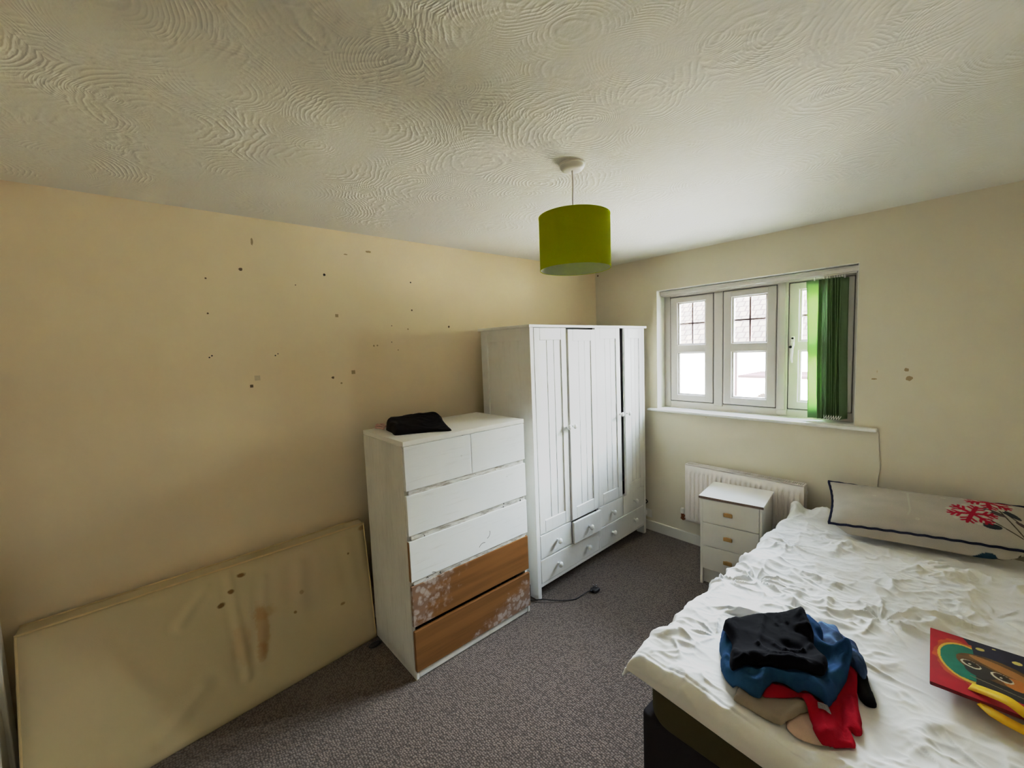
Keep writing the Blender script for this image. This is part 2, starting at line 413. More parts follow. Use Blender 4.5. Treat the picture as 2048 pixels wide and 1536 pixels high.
# ------------------------------------------------------------------ room shell
def shell(name, mb, mat): return mb.build(name, mat, kind='structure')
shell('floor', B((-0.02, YN-0.02, -0.12), (XR+0.02, 0.02, 0.0)), M_carpet)
shell('ceiling', B((-0.02, YN-0.02, H), (XR+0.02, 0.02, H+0.12)), M_ceil)
M_marks = [plain('faint_tan_mark', lin(172, 150, 106), 0.8), plain('brown_filler_mark', lin(112, 90, 60), 0.8), plain('dark_hole_mark', lin(34, 28, 22), 0.9), plain('pale_filler_mark', lin(206, 190, 158), 0.8)]
def wall_marks(o, marks, axis):
    """filled holes and scuffs painted on the wall face, part of the wall's own mesh"""
    bm = bmesh.new(); bm.from_mesh(o.data); rnd = random.Random(5)
    for (p, z, r, sh, tone) in marks:
        r *= 0.85; n = 4 if sh == 'q' else 13; vs = []
        for k in range(n):
            a = 2*PI*k/n+(PI/4 if sh == 'q' else 0); rr = r*(1.2 if sh == 'q' else 0.8+0.35*rnd.random())
            dp, dz = rr*math.cos(a), rr*math.sin(a)
            if sh == 'v': dp *= 0.32
            if sh == 'h': dz *= 0.32
            vs.append(bm.verts.new((0.0004, p+dp, z+dz) if axis == 'Y' else (p+dp, -0.0004, z+dz)))
        bm.faces.new(vs if axis == 'Y' else vs[::-1]).material_index = 1+tone
    bm.to_mesh(o.data); bm.free()
    for mt in M_marks: o.data.materials.append(mt)
wall_marks(shell('wall_left', B((-0.15, YN-0.15, -0.12), (0.0, 0.28, H+0.12)), M_wallL), LM, 'Y')
shell('wall_right', B((XR, YN-0.15, -0.12), (XR+0.15, 0.28, H+0.12)), M_wall)
shell('wall_front', B((0.0, YN-0.15, -0.12), (XR, YN, H+0.12)), M_wall)
wb = MB()
wb.box((0, 0, -0.12), (WX1, 0.28, H+0.12)); wb.box((WX2, 0, -0.12), (XR, 0.28, H+0.12))
wb.box((WX1, 0, -0.12), (WX2, 0.28, WZ1-0.012)); wb.box((WX1, 0, WZ2), (WX2, 0.28, H+0.12))
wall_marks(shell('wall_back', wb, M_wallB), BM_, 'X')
def skirting(p0, p1, axis):
    m = MB(); prof = [(0, 0), (0.016, 0), (0.016, 0.078), (0.011, 0.090), (0, 0.094)]
    return m, prof
sk = MB(); sk.box((0.0, -0.016, 0), (XR, -0.0005, 0.088), 0.005, 2); shell('baseboard_back', sk, M_whitetrim)
sk = MB(); sk.box((0.0005, YN, 0), (0.016, -0.016, 0.088), 0.005, 2); shell('baseboard_left', sk, M_whitetrim)
sk = MB(); sk.box((XR-0.016, YN, 0), (XR-0.0005, -0.016, 0.088), 0.005, 2); shell('baseboard_right', sk, M_whitetrim)

# door in the near wall (a sliver of its frame shows at the left edge of the view)
d = bpy.data.objects.new('door_1', None); COL.objects.link(d); d.location = (0.50, YN, 0); d['kind'] = 'structure'
fr = MB(); fr.box((-0.42, 0.0005, 0), (-0.35, 0.030, 2.08), 0.006, 2); fr.box((0.43, 0.0005, 0), (0.50, 0.030, 2.08), 0.006, 2); fr.box((-0.42, 0.0005, 2.01), (0.50, 0.030, 2.08), 0.006, 2)
fr.build('frame', M_whitetrim, d)
lf = MB(); lf.box((-0.348, 0.0005, 0.005), (0.428, 0.016, 2.008))
for (x0, x1) in ((-0.25, 0.0), (0.08, 0.33)):
    for (z0, z1) in ((0.2, 0.75), (0.9, 1.5), (1.62, 1.88)): lf.box((x0, 0.014, z0), (x1, 0.022, z1), 0.006, 2)
lf.build('leaf', M_whitetrim, d)
hd = MB(); hd.tube([(0.37, 0.016, 1.02), (0.37, 0.065, 1.02), (0.27, 0.068, 1.02)], 0.009); hd.box((0.35, 0.014, 0.95), (0.39, 0.02, 1.09), 0.003)
hd.build('handle', M_metal, d, smooth='auto')

# ------------------------------------------------------------------ window
win = bpy.data.objects.new('window_1', None); COL.objects.link(win); win['kind'] = 'structure'
YF = 0.12
f = MB()
f.box((WX1+0.001, YF, WZ1-0.01), (0.690, YF+0.07, WZ2-0.001), 0.004); f.box((1.922, YF, WZ1-0.01), (WX2-0.001, YF+0.07, WZ2-0.001), 0.004)
f.box((0.690, YF, WZ1-0.01), (1.922, YF+0.07, 1.160), 0.004); f.box((0.690, YF, 2.034), (1.922, YF+0.07, WZ2-0.001), 0.004)
f.build('frame', M_upvc, win)
B((1.0535, YF-0.006, 1.140), (1.1235, YF+0.07, 2.034), 0.006, 2).build('mullion', M_upvc, win)
mu = MB(); mu.box((1.495, YF-0.012, 1.140), (1.5625, YF+0.07, 2.050), 0.006, 2); mu.box((1.507, YF-0.018, 1.15), (1.55, YF-0.004, 2.05), 0.004, 2)
mu.box((1.497, YF-0.012, 1.112), (1.56, YF+0.004, 1.15), 0.012, 2)
mu.build('mullion', M_upvc, win)
def sash(x0, x1, yf, handle_left=False):
    z0, z1 = 1.163, 2.031; w = 0.061
    m = MB()
    m.box((x0, yf, z0), (x0+w, yf+0.05, z1), 0.006, 2); m.box((x1-w, yf, z0), (x1, yf+0.05, z1), 0.006, 2)
    m.box((x0+w-.008, yf, z0), (x1-w+.008, yf+0.05, z0+0.054), 0.006, 2); m.box((x0+w-.008, yf, z1-0.048), (x1-w+.008, yf+0.05, z1), 0.006, 2)
    m.box((x0+w-.008, yf, 1.571), (x1-w+.008, yf+0.05, 1.634), 0.006, 2)
    # chamfered glazing beads
    xi0, xi1 = x0+w, x1-w
    for (a, b) in ((z0+0.054, 1.571), (1.634, z1-0.048)):
        m.box((xi0-.004, yf+0.012, a-.004), (xi0+0.012, yf+0.04, b+.004), 0.004); m.box((xi1-0.012, yf+0.012, a-.004), (xi1+.004, yf+0.04, b+.004), 0.004)
        m.box((xi0, yf+0.012, a-.004), (xi1, yf+0.04, a+0.010), 0.004); m.box((xi0, yf+0.012, b-0.010), (xi1, yf+0.04, b+.004), 0.004)
    s = m.build('sash', M_upvc, win)
    B((xi0, yf+0.026, z0+0.054), (xi1, yf+0.030, 1.571)).build('pane', M_glass, s)
    B((xi0, yf+0.026, 1.634), (xi1, yf+0.030, z1-0.048)).build('pane', M_glass, s)
    g = MB(); xm = (xi0+xi1)/2; zm = (1.634+z1-0.048)/2
    g.box((xm-0.007, yf+0.031, 1.634), (xm+0.007, yf+0.038, z1-0.048)); g.box((xi0, yf+0.031, zm-0.007), (xi1, yf+0.038, zm+0.007))
    g.build('glazing_bar', M_bar, s)
    if handle_left:
        h = MB(); x = x0+0.028
        h.box((x-0.011, yf-0.012, 1.60), (x+0.011, yf, 1.668), 0.004, 2)
        h.box((x-0.009, yf-0.030, 1.585), (x+0.009, yf-0.010, 1.628), 0.004, 2)
        h.tube([(x, yf-0.026, 1.60), (x+0.002, yf-0.032, 1.56), (x-0.001, yf-0.030, 1.52), (x+0.001, yf-0.024, 1.488)], [0.009, 0.008, 0.006, 0.004])
        h.build('handle', M_plastic, s, smooth='auto')
        k = MB(); k.lathe([(0.007, 0), (0.007, -0.006)], (x, yf-0.012, 1.655), 14, 'Y'); k.lathe([(0.009, 0), (0.009, -0.008)], (x-0.006, yf-0.029, 1.596), 14, 'Y')
        k.build('lock_button', M_blackpl, s)
    gk = MB()
    for (a, b) in (((x0-0.004, z0-.003), (x0, z1+.003)), ((x1, z0-.003), (x1+0.004, z1+.003)), ((x0, z1), (x1, z1+.003)), ((x0, z0-.003), (x1, z0))):
        gk.box((a[0], yf+0.006, a[1]), (b[0], yf+0.03, b[1]))
    gk.build('gasket', M_gasket, s)
sash(0.694, 1.0495, YF-0.008); sash(1.1275, 1.491, YF-0.010); sash(1.5665, 1.9205, YF-0.008, True)
sill = MB(); sill.box((WX1+0.001, -0.003, WZ1-0.024), (WX2-0.001, YF, WZ1), 0.001); sill.box((0.552, -0.040, WZ1-0.026), (2.072, -0.0005, WZ1-0.003), 0.009, 3)
sill.build('sill', M_whitetrim, win)
# plastered reveal linings in white
rv = MB(); rv.box((WX1+0.0005, -0.001, WZ1-.0), (WX1+0.004, YF, WZ2)); rv.box((WX2-0.004, -0.001, WZ1), (WX2-0.0005, YF, WZ2)); rv.box((WX1+.004, -0.001, WZ2-0.004), (WX2-.004, YF, WZ2-0.0005))
rv.build('reveal_lining', M_whitetrim, win)

# vertical blind bunched at the right end of the window
bl = thing('vertical_blind', 'green vertical blind drawn back to the right end of the window', 'blind', (1.295, 0.065, WZ2-0.006))
hr = MB(); hr.box((-0.655, -0.022, -0.038), (0.655, 0.022, -0.001), 0.004, 2); hr.box((-0.655, -0.027, -0.014), (0.655, -0.02, -0.004), 0.002); hr.box((-0.645, -0.012, -0.046), (0.645, -0.004, -0.036)); hr.box((-0.645, 0.004, -0.046), (0.645, 0.012, -0.036))
hr.build('headrail', M_upvc, bl)
def slat(i, xt, xb, yc, ang, wd=0.089):
    m = MB(); zt, zb = -0.062, -(WZ2-0.006-1.124)
    ca, sa = math.cos(ang), math.sin(ang)
    def fn(u, v):
        s = (u-0.5)*wd; z = zt+(zb-zt)*v; bow = 0.006*(1-(2*u-1)**2)
        cx = xt+(xb-xt)*v+0.002*math.sin(v*5+i*1.7)
        return (cx+s*ca-bow*sa, yc+s*sa+bow*ca+0.002*math.sin(v*4+i), z)
    m.grid(fn, 9, 26)
    o = m.build('slat', M_slat, bl, smooth=True)
    md = o.modifiers.new('th', 'SOLIDIFY'); md.thickness = 0.0008
    c = MB(); c.box((xt-0.0045, yc-0.004, zt-0.006), (xt+0.0045, yc+0.004, -0.046), 0.001); c.build('carrier_hook', M_plastic, o)
    return o
X0 = -1.295
slat(0, X0+1.727, X0+1.752, -0.022, R(8))
slat(1, X0+1.772, X0+1.782, -0.005, R(62))
for i in range(8):
    slat(i+2, X0+1.790+i*0.0128, X0+1.800+i*0.0128, 0.0, R(67+6*(i % 2)))
ch = MB()
for k in range(7):
    x = X0+1.800+k*0.0128
    ch.tube(spline([(x, -0.047, -0.938), (x+0.004, -0.052, -0.955), (x+0.0128, -0.047, -0.938)], 6), 0.0016, 6)
    ch.tube([(x, -0.0465, -0.935), (x+0.001, -0.0475, -0.962)], 0.0016, 6)
ch.build('link_chain', M_plastic, bl)

# ------------------------------------------------------------------ wardrobe
WW, WD, WHt = 1.418, 0.510, 1.804
wr = thing('wardrobe', 'tall white tongue-and-groove wardrobe with four doors and small drawers below', 'wardrobe', (0.6259, -1.4781, 0), 0.0372)
FX = -0.015       # front plane of the carcass (local x), door faces lie here
m = MB()                                   # side seen from the chest: frame and recessed panel
def side_panel(y0, y1, outer):
    m = MB(); s = 1 if outer > 0 else -1
    m.box((-WD+0.01, y0, 0.0), (-WD+0.075, y1, WHt-0.018), 0.002); m.box((FX-0.075, y0, 0.0), (FX, y1, WHt-0.018), 0.002)
    m.box((-WD+0.075, y0, WHt-0.098), (FX-0.075, y1, WHt-0.018), 0.002); m.box((-WD+0.075, y0, 0.08), (FX-0.075, y1, 0.17), 0.002)
    ym = (y0+y1)/2
    m.box((-WD+0.07, ym-0.006, 0.16), (FX-0.07, ym+0.006, WHt-0.09))
    return m.build('side_panel', M_white, wr)
side_panel(0.018, 0.052, -1); side_panel(WW-0.052, WW-0.018, 1)
tb = B((-WD, 0, WHt-0.018), (0, WW, WHt), 0.004, 2); tb.build('top_board', M_white, wr)
B((-WD+0.01, 0.052, 0.08), (-WD+0.02, WW-0.052, WHt-0.018)).build('back_panel', M_white, wr)
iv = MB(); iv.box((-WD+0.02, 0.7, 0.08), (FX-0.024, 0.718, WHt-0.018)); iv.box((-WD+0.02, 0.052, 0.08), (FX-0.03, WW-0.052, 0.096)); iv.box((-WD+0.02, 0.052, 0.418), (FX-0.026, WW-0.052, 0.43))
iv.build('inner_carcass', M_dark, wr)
br = MB(); br.box((FX-0.022, 0.052, 0.074), (FX-0.002, WW-0.052, 0.098), 0.002); br.build('bottom_rail', M_white, wr)
cm = MB(); cm.box((FX-0.022, 0.7025, 0.098), (FX-0.001, 0.7155, WHt-0.018)); cm.box((FX-0.022, 0.052, 0.258), (FX-0.004, WW-0.052, 0.264)); cm.box((FX-0.022, 0.052, 0.424), (FX-0.004, WW-0.052, 0.430)); cm.build('divider_rail', M_white, wr)
def knob(parent, y, z, x=FX, sc=1.0):
    k = MB(); k.lathe([(0.009*sc, 0.0), (0.007*sc, 0.010*sc), (0.008*sc, 0.016*sc), (0.0165*sc, 0.022*sc), (0.0175*sc, 0.029*sc), (0.013*sc, 0.036*sc), (0.004*sc, 0.038*sc)], (x, y, z), 20, 'X')
    return k.build('knob', M_knob, parent, smooth=True)
def wdoor(y0, y1, z0, z1, hinge_right, open_deg, knob_y, tilt=0.0):
    """framed door of three grooved boards; built flat then swung about its hinge edge"""
    m = MB(); w = 0.055; t = 0.020
    m.box((FX-t, y0, z0), (FX, y0+w, z1), 0.0025); m.box((FX-t, y1-w, z0), (FX, y1, z1), 0.0025)
    m.box((FX-t, y0+w, z0), (FX, y1-w, z0+0.085), 0.0025); m.box((FX-t, y0+w, z1-0.080), (FX, y1-w, z1), 0.0025)
    n = 3; iw = (y1-y0-2*w)/n
    for i in range(n):
        m.box((FX-t, y0+w+i*iw-(0.001 if i == 0 else -0.0022), z0+0.083), (FX-0.007, y0+w+(i+1)*iw+(0.001 if i == n-1 else -0.0022), z1-0.078), 0.002)
    m.box((FX-t, y0+w, z0+0.08), (FX-t+0.003, y1-w, z1-0.075))
    hy = y1 if hinge_right else y0
    ang = R(open_deg)*(1 if hinge_right else -1)
    xf = Matrix.Translation((FX, hy, 0)) @ Matrix.Rotation(ang, 4, 'Z') @ Matrix.Rotation(R(tilt), 4, 'X') @ Matrix.Translation((-FX, -hy, 0))
    m.xform(xf)
    o = m.build('door', M_white, wr)
    k = MB(); k.lathe([(0.009, 0.0), (0.007, 0.010), (0.008, 0.016), (0.0165, 0.022), (0.0175, 0.029), (0.013, 0.036), (0.004, 0.038)], (FX, knob_y, 1.105), 20, 'X'); k.xform(xf)
    k.build('knob', M_knob, o, smooth=True)
wdoor(0.0545, 0.372, 0.432, 1.784, False, 0.0, 0.352)
wdoor(0.378, 0.7015, 0.432, 1.774, True, 1.8, 0.400)
wdoor(0.7170, 1.033, 0.432, 1.784, False, 0.6, 1.012, 0.35)
wdoor(1.058, 1.364, 0.432, 1.784, True, 4.2, 1.080)
def wdrawer(y0, y1, z0, z1, knobs, out=0.0, rotz=0.0, rotx=0.0):
    m = MB(); m.box((FX-0.020, y0, z0), (FX, y1, z1), 0.003, 2)
    m.box((-WD+0.06, y0+0.012, z0+0.01), (FX-0.02, y0+0.022, z1-0.02)); m.box((-WD+0.06, y1-0.022, z0+0.01), (FX-0.02, y1-0.012, z1-0.02)); m.box((-WD+0.06, y0+0.012, z0+0.008), (FX-0.02, y1-0.012, z0+0.014))
    c = Vector((FX, (y0+y1)/2, (z0+z1)/2))
    xf = Matrix.Translation(c+Vector((out, 0, 0))) @ Matrix.Rotation(rotz, 4, 'Z') @ Matrix.Rotation(rotx, 4, 'X') @ Matrix.Translation(-c)
    m.xform(xf); o = m.build('drawer', M_white, wr)
    for ky in knobs:
        k = MB(); k.lathe([(0.010, 0.0), (0.008, 0.010), (0.009, 0.016), (0.0185, 0.022), (0.0195, 0.029), (0.014, 0.036), (0.004, 0.038)], (FX, ky, (z0+z1)/2), 20, 'X'); k.xform(xf)
        k.build('knob', M_knob, o, smooth=True)
wdrawer(0.056, 0.376, 0.266, 0.423, [0.220])
wdrawer(0.386, 0.700, 0.262, 0.418, [0.550], 0.022, R(-2.0), R(0.8))
wdrawer(0.718, 1.038, 0.266, 0.423, [0.880])
wdrawer(1.044, 1.364, 0.266, 0.423, [1.205])
wdrawer(0.056, 0.700, 0.100, 0.256, [0.220, 0.550])
wdrawer(0.718, 1.364, 0.100, 0.256, [0.880, 1.205])

# ------------------------------------------------------------------ chest of drawers
cd = thing('chest_of_drawers', 'worn chest of drawers, upper fronts white, two lowest fronts bare brown wood', 'chest of drawers', (0.6625, -2.3752, 0), 0.0111)
DD, DW, DH = 0.480, 0.800, 1.230
def dside(y0, y1):
    m = MB(); m.box((-DD, y0, 0.02), (-0.022, y1, DH-0.026), 0.002); m.box((-DD+0.0, y0, 0.0), (-0.004, y1, 0.05), 0.003); m.box((-0.022, y0+0.001, 0.04), (-0.0195, y1-0.001, DH-0.026))
    return m.build('side_panel', M_dside, cd)
dside(0.0, 0.018); dside(DW-0.018, DW)
m = MB(); m.box((-DD, 0.0, DH-0.024), (0.0, DW, DH), 0.002, 2); m.build('top_board', M_bedsidetop, cd)
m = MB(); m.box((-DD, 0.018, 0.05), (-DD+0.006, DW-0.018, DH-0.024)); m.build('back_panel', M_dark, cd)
rows = [(0.983, 1.203), (0.755, 0.958), (0.519, 0.727), (0.284, 0.496), (0.046, 0.260)]
for i in range(4):                          # rails behind the gaps; the lowest gap is open and dark
    zc0, zc1 = rows[i+1][1]-0.012, rows[i][0]+0.012
    if i == 3: continue
    B((-0.060, 0.018, zc0+0.0125), (-0.005, DW-0.018, zc1-0.0125), 0.001).build('rail', M_rail, cd)
B((-0.060, 0.018, 1.2035), (-0.006, DW-0.018, DH-0.024)).build('rail', M_rail, cd)
B((-0.050, 0.018, 0.004), (-0.006, DW-0.018, 0.050), 0.004, 2).build('plinth', M_dside, cd, label='plinth chipped and streaked with old white paint')
def ddrawer(y0, y1, z0, z1, mat, lab=None, dx=0.0, edge=None):
    m = MB(); m.box((-0.0185+dx, y0, z0), (0.0+dx, y1, z1), 0.002, 2)
    m.box((-DD+0.03, y0+0.026, z0+0.02), (-0.0185+dx, y0+0.038, z1-0.05)); m.box((-DD+0.03, y1-0.038, z0+0.02), (-0.0185+dx, y1-0.026, z1-0.05)); m.box((-DD+0.03, y0+0.026, z0+0.018), (-0.0185+dx, y1-0.026, z0+0.024))
    o = m.build('drawer', mat, cd, label=lab)
    if edge is not None:
        B((-0.019+dx, y0-0.0012, z0+0.002), (-0.001+dx, y0+0.0004, z1-0.002)).build('edge_strip', edge, o, label='bare brown edge of the white drawer front')
    return o
ddrawer(0.002, 0.3995, *rows[0], M_dw); ddrawer(0.4015, 0.798, *rows[0], M_dw)
ddrawer(0.002, 0.798, *rows[1], M_dw); ddrawer(0.002, 0.798, *rows[2], M_dw, None, 0.0, M_rawwood)
ddrawer(0.002, 0.798, *rows[3], M_wood4, 'brown wood drawer front with worn white paint at its left end')
ddrawer(0.002, 0.798, *rows[4], M_wood5, 'brown wood drawer front with worn white paint along its lower right edge', 0.004)
B((-0.030, 0.735, 0.731), (-0.024, 0.765, 0.752), 0.001).build('paint_chip', M_rawwood, cd, label='patch of bare wood on the rail')

# ------------------------------------------------------------------ cot mattress leaning on the wall
cot = thing('cot_mattress', 'stained cream mattress leaning on its long side against the left wall', 'mattress')
Y0, Y1 = -3.738, -2.385
def cot_pt(s, t, depth):
    """s along length, t from bottom to top of the front face, depth 0 front .. 1 back"""
    y = Y0+(Y1-Y0)*s
    ft = Vector((0.120, y, 0.640+0.03*s)); fb = Vector((0.350-0.150*s, y, 0.0))
    bt = Vector((0.012, y, 0.632+0.032*s)); bb = Vector((0.240-0.150*s, y, 0.0))
    return (fb.lerp(ft, t)).lerp(bb.lerp(bt, t), depth)
def cot_front(s, t):
    p = cot_pt(s, t, 0)
    e = min(1, min(s, 1-s)/0.03, min(t, 1-t)/0.05)
    bulge = 0.014*(math.sin(PI*s)**0.4)*(math.sin(PI*t)**0.5)
    y, z = p.y, p.z
    cr = 0.0
    for (y0, z0, y1, z1, w, a) in ((-3.15, .60, -3.26, .48, .02, .006), (-3.06, .62, -3.03, .15, .018, .009), (-2.92, .55, -2.97, .2, .02, .006), (-3.36, .08, -3.2, .19, .03, .007),
                                   (-2.75, .55, -2.78, .25, .03, .005), (-3.5, .5, -3.4, .2, .04, .004), (-2.5, .6, -2.47, .3, .03, .004)):
        ab = Vector((y1-y0, z1-z0)); ap = Vector((y-y0, z-z0)); k = max(0, min(1, ap.dot(ab)/ab.length_squared))
        dd = (ap-ab*k).length; cr += a*math.exp(-(dd/w)**2)-a*0.6*math.exp(-((dd-w*1.6)/w)**2)
    n = noise.noise(Vector((y*4, z*5, 3)))*0.004+noise.noise(Vector((y*11, z*6, 8)))*0.002
    return p+Vector((1, 0, 0.3))*((bulge+cr+n)*e**0.5-0.010*(1-e)**2)
m = MB(); NU, NV = 150, 70
m.grid(cot_front, NU, NV)
def ring(fn_a, fn_b, n):                     # bridges the front edge to the back edge
    m.grid(lambda u, v: fn_a(u).lerp(fn_b(u), v)+Vector((0, 0, 0)), n, 5)
ring(lambda s: cot_front(s, 1.0), lambda s: cot_pt(s, 1, 1), NU); ring(lambda s: cot_front(s, 0.0), lambda s: cot_pt(s, 0, 1), NU)
ring(lambda t: cot_front(0.0, t), lambda t: cot_pt(0, t, 1), NV); ring(lambda t: cot_front(1.0, t), lambda t: cot_pt(1, t, 1), NV)
m.grid(lambda s, t: cot_pt(s, t, 1), 8, 8)
bmesh.ops.remove_doubles(m.bm, verts=m.bm.verts[:], dist=0.0004)
m.build('cover', M_cot, cot, smooth=True)
pp = MB()
pp.tube([cot_front(s/40, 0.985)+Vector((-0.004, 0, 0.010)) for s in range(41)], 0.0045, 8)
pp.tube([cot_pt(s/40, 1.0, 0.92)+Vector((0, 0, 0.001)) for s in range(41)], 0.0045, 8)
pp.tube([cot_front(0.003, t/30) for t in range(1, 31)], 0.0045, 8); pp.tube([cot_front(0.997, t/30) for t in range(1, 31)], 0.0045, 8)
pp.build('piping', M_cotpipe, cot, smooth=True)

# ------------------------------------------------------------------ bedside cabinet
bs = thing('bedside_cabinet', 'small white bedside cabinet with three drawers beside the bed', 'bedside cabinet', (1.2329, -0.5263, 0), 0.1461)
bw, bd, bh = 0.385, 0.355, 0.620
B((0, -0.0, bh-0.016), (bw, bd, bh), 0.0015).build('top_board', M_bedsidetop, bs)
B((0.001, -0.002, bh-0.0155), (bw-0.001, 0.0005, bh-0.001)).build('front_edging', M_chip, bs, label='chipped brown front edge of the top')
m = MB(); m.box((0.008, 0.010, 0), (0.024, bd, bh-0.016), 0.001); m.build('side_panel', M_bedside, bs)
m = MB(); m.box((bw-0.024, 0.010, 0), (bw-0.008, bd, bh-0.016), 0.001); m.build('side_panel', M_bedside, bs)
m = MB(); m.box((0.024, bd-0.012, 0.0), (bw-0.024, bd, bh-0.016)); m.build('back_panel', M_bedside, bs)
B((0.024, 0.035, 0.004), (bw-0.024, 0.050, 0.106)).build('plinth', M_bedside, bs)
for (z0, z1) in ((0.4405, 0.600), (0.2775, 0.4365), (0.1145, 0.2735)):
    m = MB(); m.box((0.0255, 0.006, z0), (bw-0.0255, 0.022, z1), 0.0015); m.box((0.03, 0.022, z0+0.01), (bw-0.03, bd-0.02, z0+0.016)); m.box((0.03, 0.022, z0+0.01), (0.04, bd-0.02, z1-0.03)); m.box((bw-0.04, 0.022, z0+0.01), (bw-0.03, bd-0.02, z1-0.03))
    dr = m.build('drawer', M_bedside, bs)
    h = MB(); zc = (z0+z1)/2+0.006
    h.box((0.158, -0.018, zc-0.0145), (0.212, -0.008, zc+0.0105), 0.005, 3); h.box((0.166, -0.010, zc-0.008), (0.204, 0.007, zc+0.006), 0.003)
    h.build('handle', M_handle, dr, smooth='auto')

# ------------------------------------------------------------------ radiator
ra = thing('radiator', 'white panel radiator on the wall below the window', 'radiator', (0.927, -0.105, 0))
RW, RZ0, RZ1 = 0.802, 0.224, 0.690
m = MB()
prof = []
nfl = 23; pitch = (RW-0.03)/nfl
def rad_x(x):
    t = ((x-0.015)/pitch) % 1.0
    if x < 0.015 or x > RW-0.015: return 0.0
    return 0.010*(sm(0.12, 0.30, t)-sm(0.70, 0.88, t))
nx = nfl*10+1
zs = [RZ0, RZ0+0.028, RZ0+0.045, RZ1-0.072, RZ1-0.055, RZ1-0.008]
def rf(u, v):
    x = u*RW; z = zs[int(round(v*5))]
    a = 1.0 if 2 <= int(round(v*5)) <= 3 else 0.0
    return (x, 0.0-rad_x(x)*a+0.006, z)
m.grid(rf, nx, 6)
pn = m.build('front_panel', M_radi, ra, smooth='auto')
md = pn.modifiers.new('t', 'SOLIDIFY'); md.thickness = 0.002
m = MB(); m.box((0.0, 0.070, RZ0), (RW, 0.074, RZ1-0.01)); m.build('rear_panel', M_radi, ra)
m = MB(); m.box((-0.002, 0.002, RZ0+0.03), (0.002, 0.076, RZ1), 0.001); m.build('side_cover', M_radi, ra)
m = MB(); m.box((RW-0.002, 0.002, RZ0+0.03), (RW+0.002, 0.076, RZ1), 0.001); m.build('side_cover', M_radi, ra)
g = MB(); g.box((0, 0.002, RZ1-0.004), (RW, 0.012, RZ1+0.002), 0.002); g.box((0, 0.064, RZ1-0.004), (RW, 0.076, RZ1+0.002), 0.002)
for k in range(66):
    x = 0.006+k*(RW-0.012)/65; g.box((x-0.0028, 0.010, RZ1-0.003), (x+0.0028, 0.066, RZ1+0.001))
g.build('top_grille', M_radi, ra)
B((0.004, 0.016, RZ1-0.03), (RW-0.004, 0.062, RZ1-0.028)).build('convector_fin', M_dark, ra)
v = MB(); v.lathe([(0.013, 0.262), (0.016, 0.266), (0.016, 0.300), (0.012, 0.306)], (-0.042, 0.04, 0), 16, 'Z'); v.build('valve_cap', M_plastic, ra, smooth='auto')
v = MB(); v.tube([(-0.042, 0.04, 0.262), (-0.042, 0.04, 0.225)], 0.012, 12); v.tube([(-0.042, 0.04, 0.245), (0.0, 0.04, 0.245)], 0.009, 12); v.tube([(-0.042, 0.04, 0.215), (-0.042, 0.04, 0.228)], 0.015, 6)
v.build('valve_body', M_copper, ra, smooth='auto')
v = MB(); v.tube(spline([(-0.042, 0.04, 0.22), (-0.042, 0.05, 0.206), (-0.042, 0.1045, 0.200)], 5), 0.0075, 10); v.build('pipe', M_copper, ra, smooth=True)
v = MB(); v.lathe([(0.010, 0.0), (0.012, 0.003), (0.012, 0.010), (0.005, 0.012)], (RW+0.001, 0.04, RZ1-0.05), 14, 'X'); v.build('bleed_valve', M_plastic, ra, smooth='auto')
for bx_ in (0.06, RW-0.10): B((bx_, 0.0745, RZ0+0.08), (bx_+0.04, 0.1045, RZ1-0.06)).build('wall_bracket', M_radi, ra)

# ------------------------------------------------------------------ bed
BX0, BX1, BY0, BY1 = 1.705, 3.085, -2.015, -0.150
def rounded_slab(x0, x1, y0, y1, z0, z1, rad, edge, n=10):
    m = MB()
    def outline(ins):
        pts = []
        for (cx, cy, a0) in ((x1-rad, y1-rad, 0), (x0+rad, y1-rad, 90), (x0+rad, y0+rad, 180), (x1-rad, y0+rad, 270)):
            for k in range(n+1):
                a = R(a0+90*k/n); pts.append((cx+(rad-ins)*math.cos(a), cy+(rad-ins)*math.sin(a)))
        return pts
    rings = []
    prof = [(edge, z0)]+[(edge*(1-math.sin(R(90*k/5))), z0+edge*(1-math.cos(R(90*k/5)))) for k in range(1, 6)]
    prof += [(edge*(1-math.cos(R(90*k/5))), z1-edge*(1-math.sin(R(90*k/5)))) for k in range(0, 6)]
    for (ins, z) in prof: rings.append([m.bm.verts.new((x, y, z)) for (x, y) in outline(ins)])
    L = len(rings[0])
    for i in range(len(rings)-1):
        for k in range(L): m.bm.faces.new((rings[i][k], rings[i][(k+1) % L], rings[i+1][(k+1) % L], rings[i+1][k]))
    m.bm.faces.new(rings[0][::-1]); m.bm.faces.new(rings[-1]); return m
bb = thing('divan', 'black fabric divan bed base under the olive mattress', 'bed base')
rounded_slab(BX0-0.004, BX1, BY0+0.020, BY1, 0.03, 0.300, 0.03, 0.012).build('body', M_bedbase, bb, smooth='auto')
for (x, y) in ((BX0+0.1, BY0+0.12), (BX1-0.1, BY0+0.12), (BX0+0.1, BY1-0.12), (BX1-0.1, BY1-0.12)):
    MB().lathe([(0.022, 0.0), (0.025, 0.005), (0.025, 0.032)], (x, y, 0), 16).build('foot', M_blackpl, bb)
tag(rounded_slab(BX0+0.012, BX1-0.005, BY0, BY1, 0.302, 0.526, 0.11, 0.03).build('bed_mattress', M_bedmat, smooth='auto'), 'dark olive mattress on the black bed base under the white cover', 'mattress')

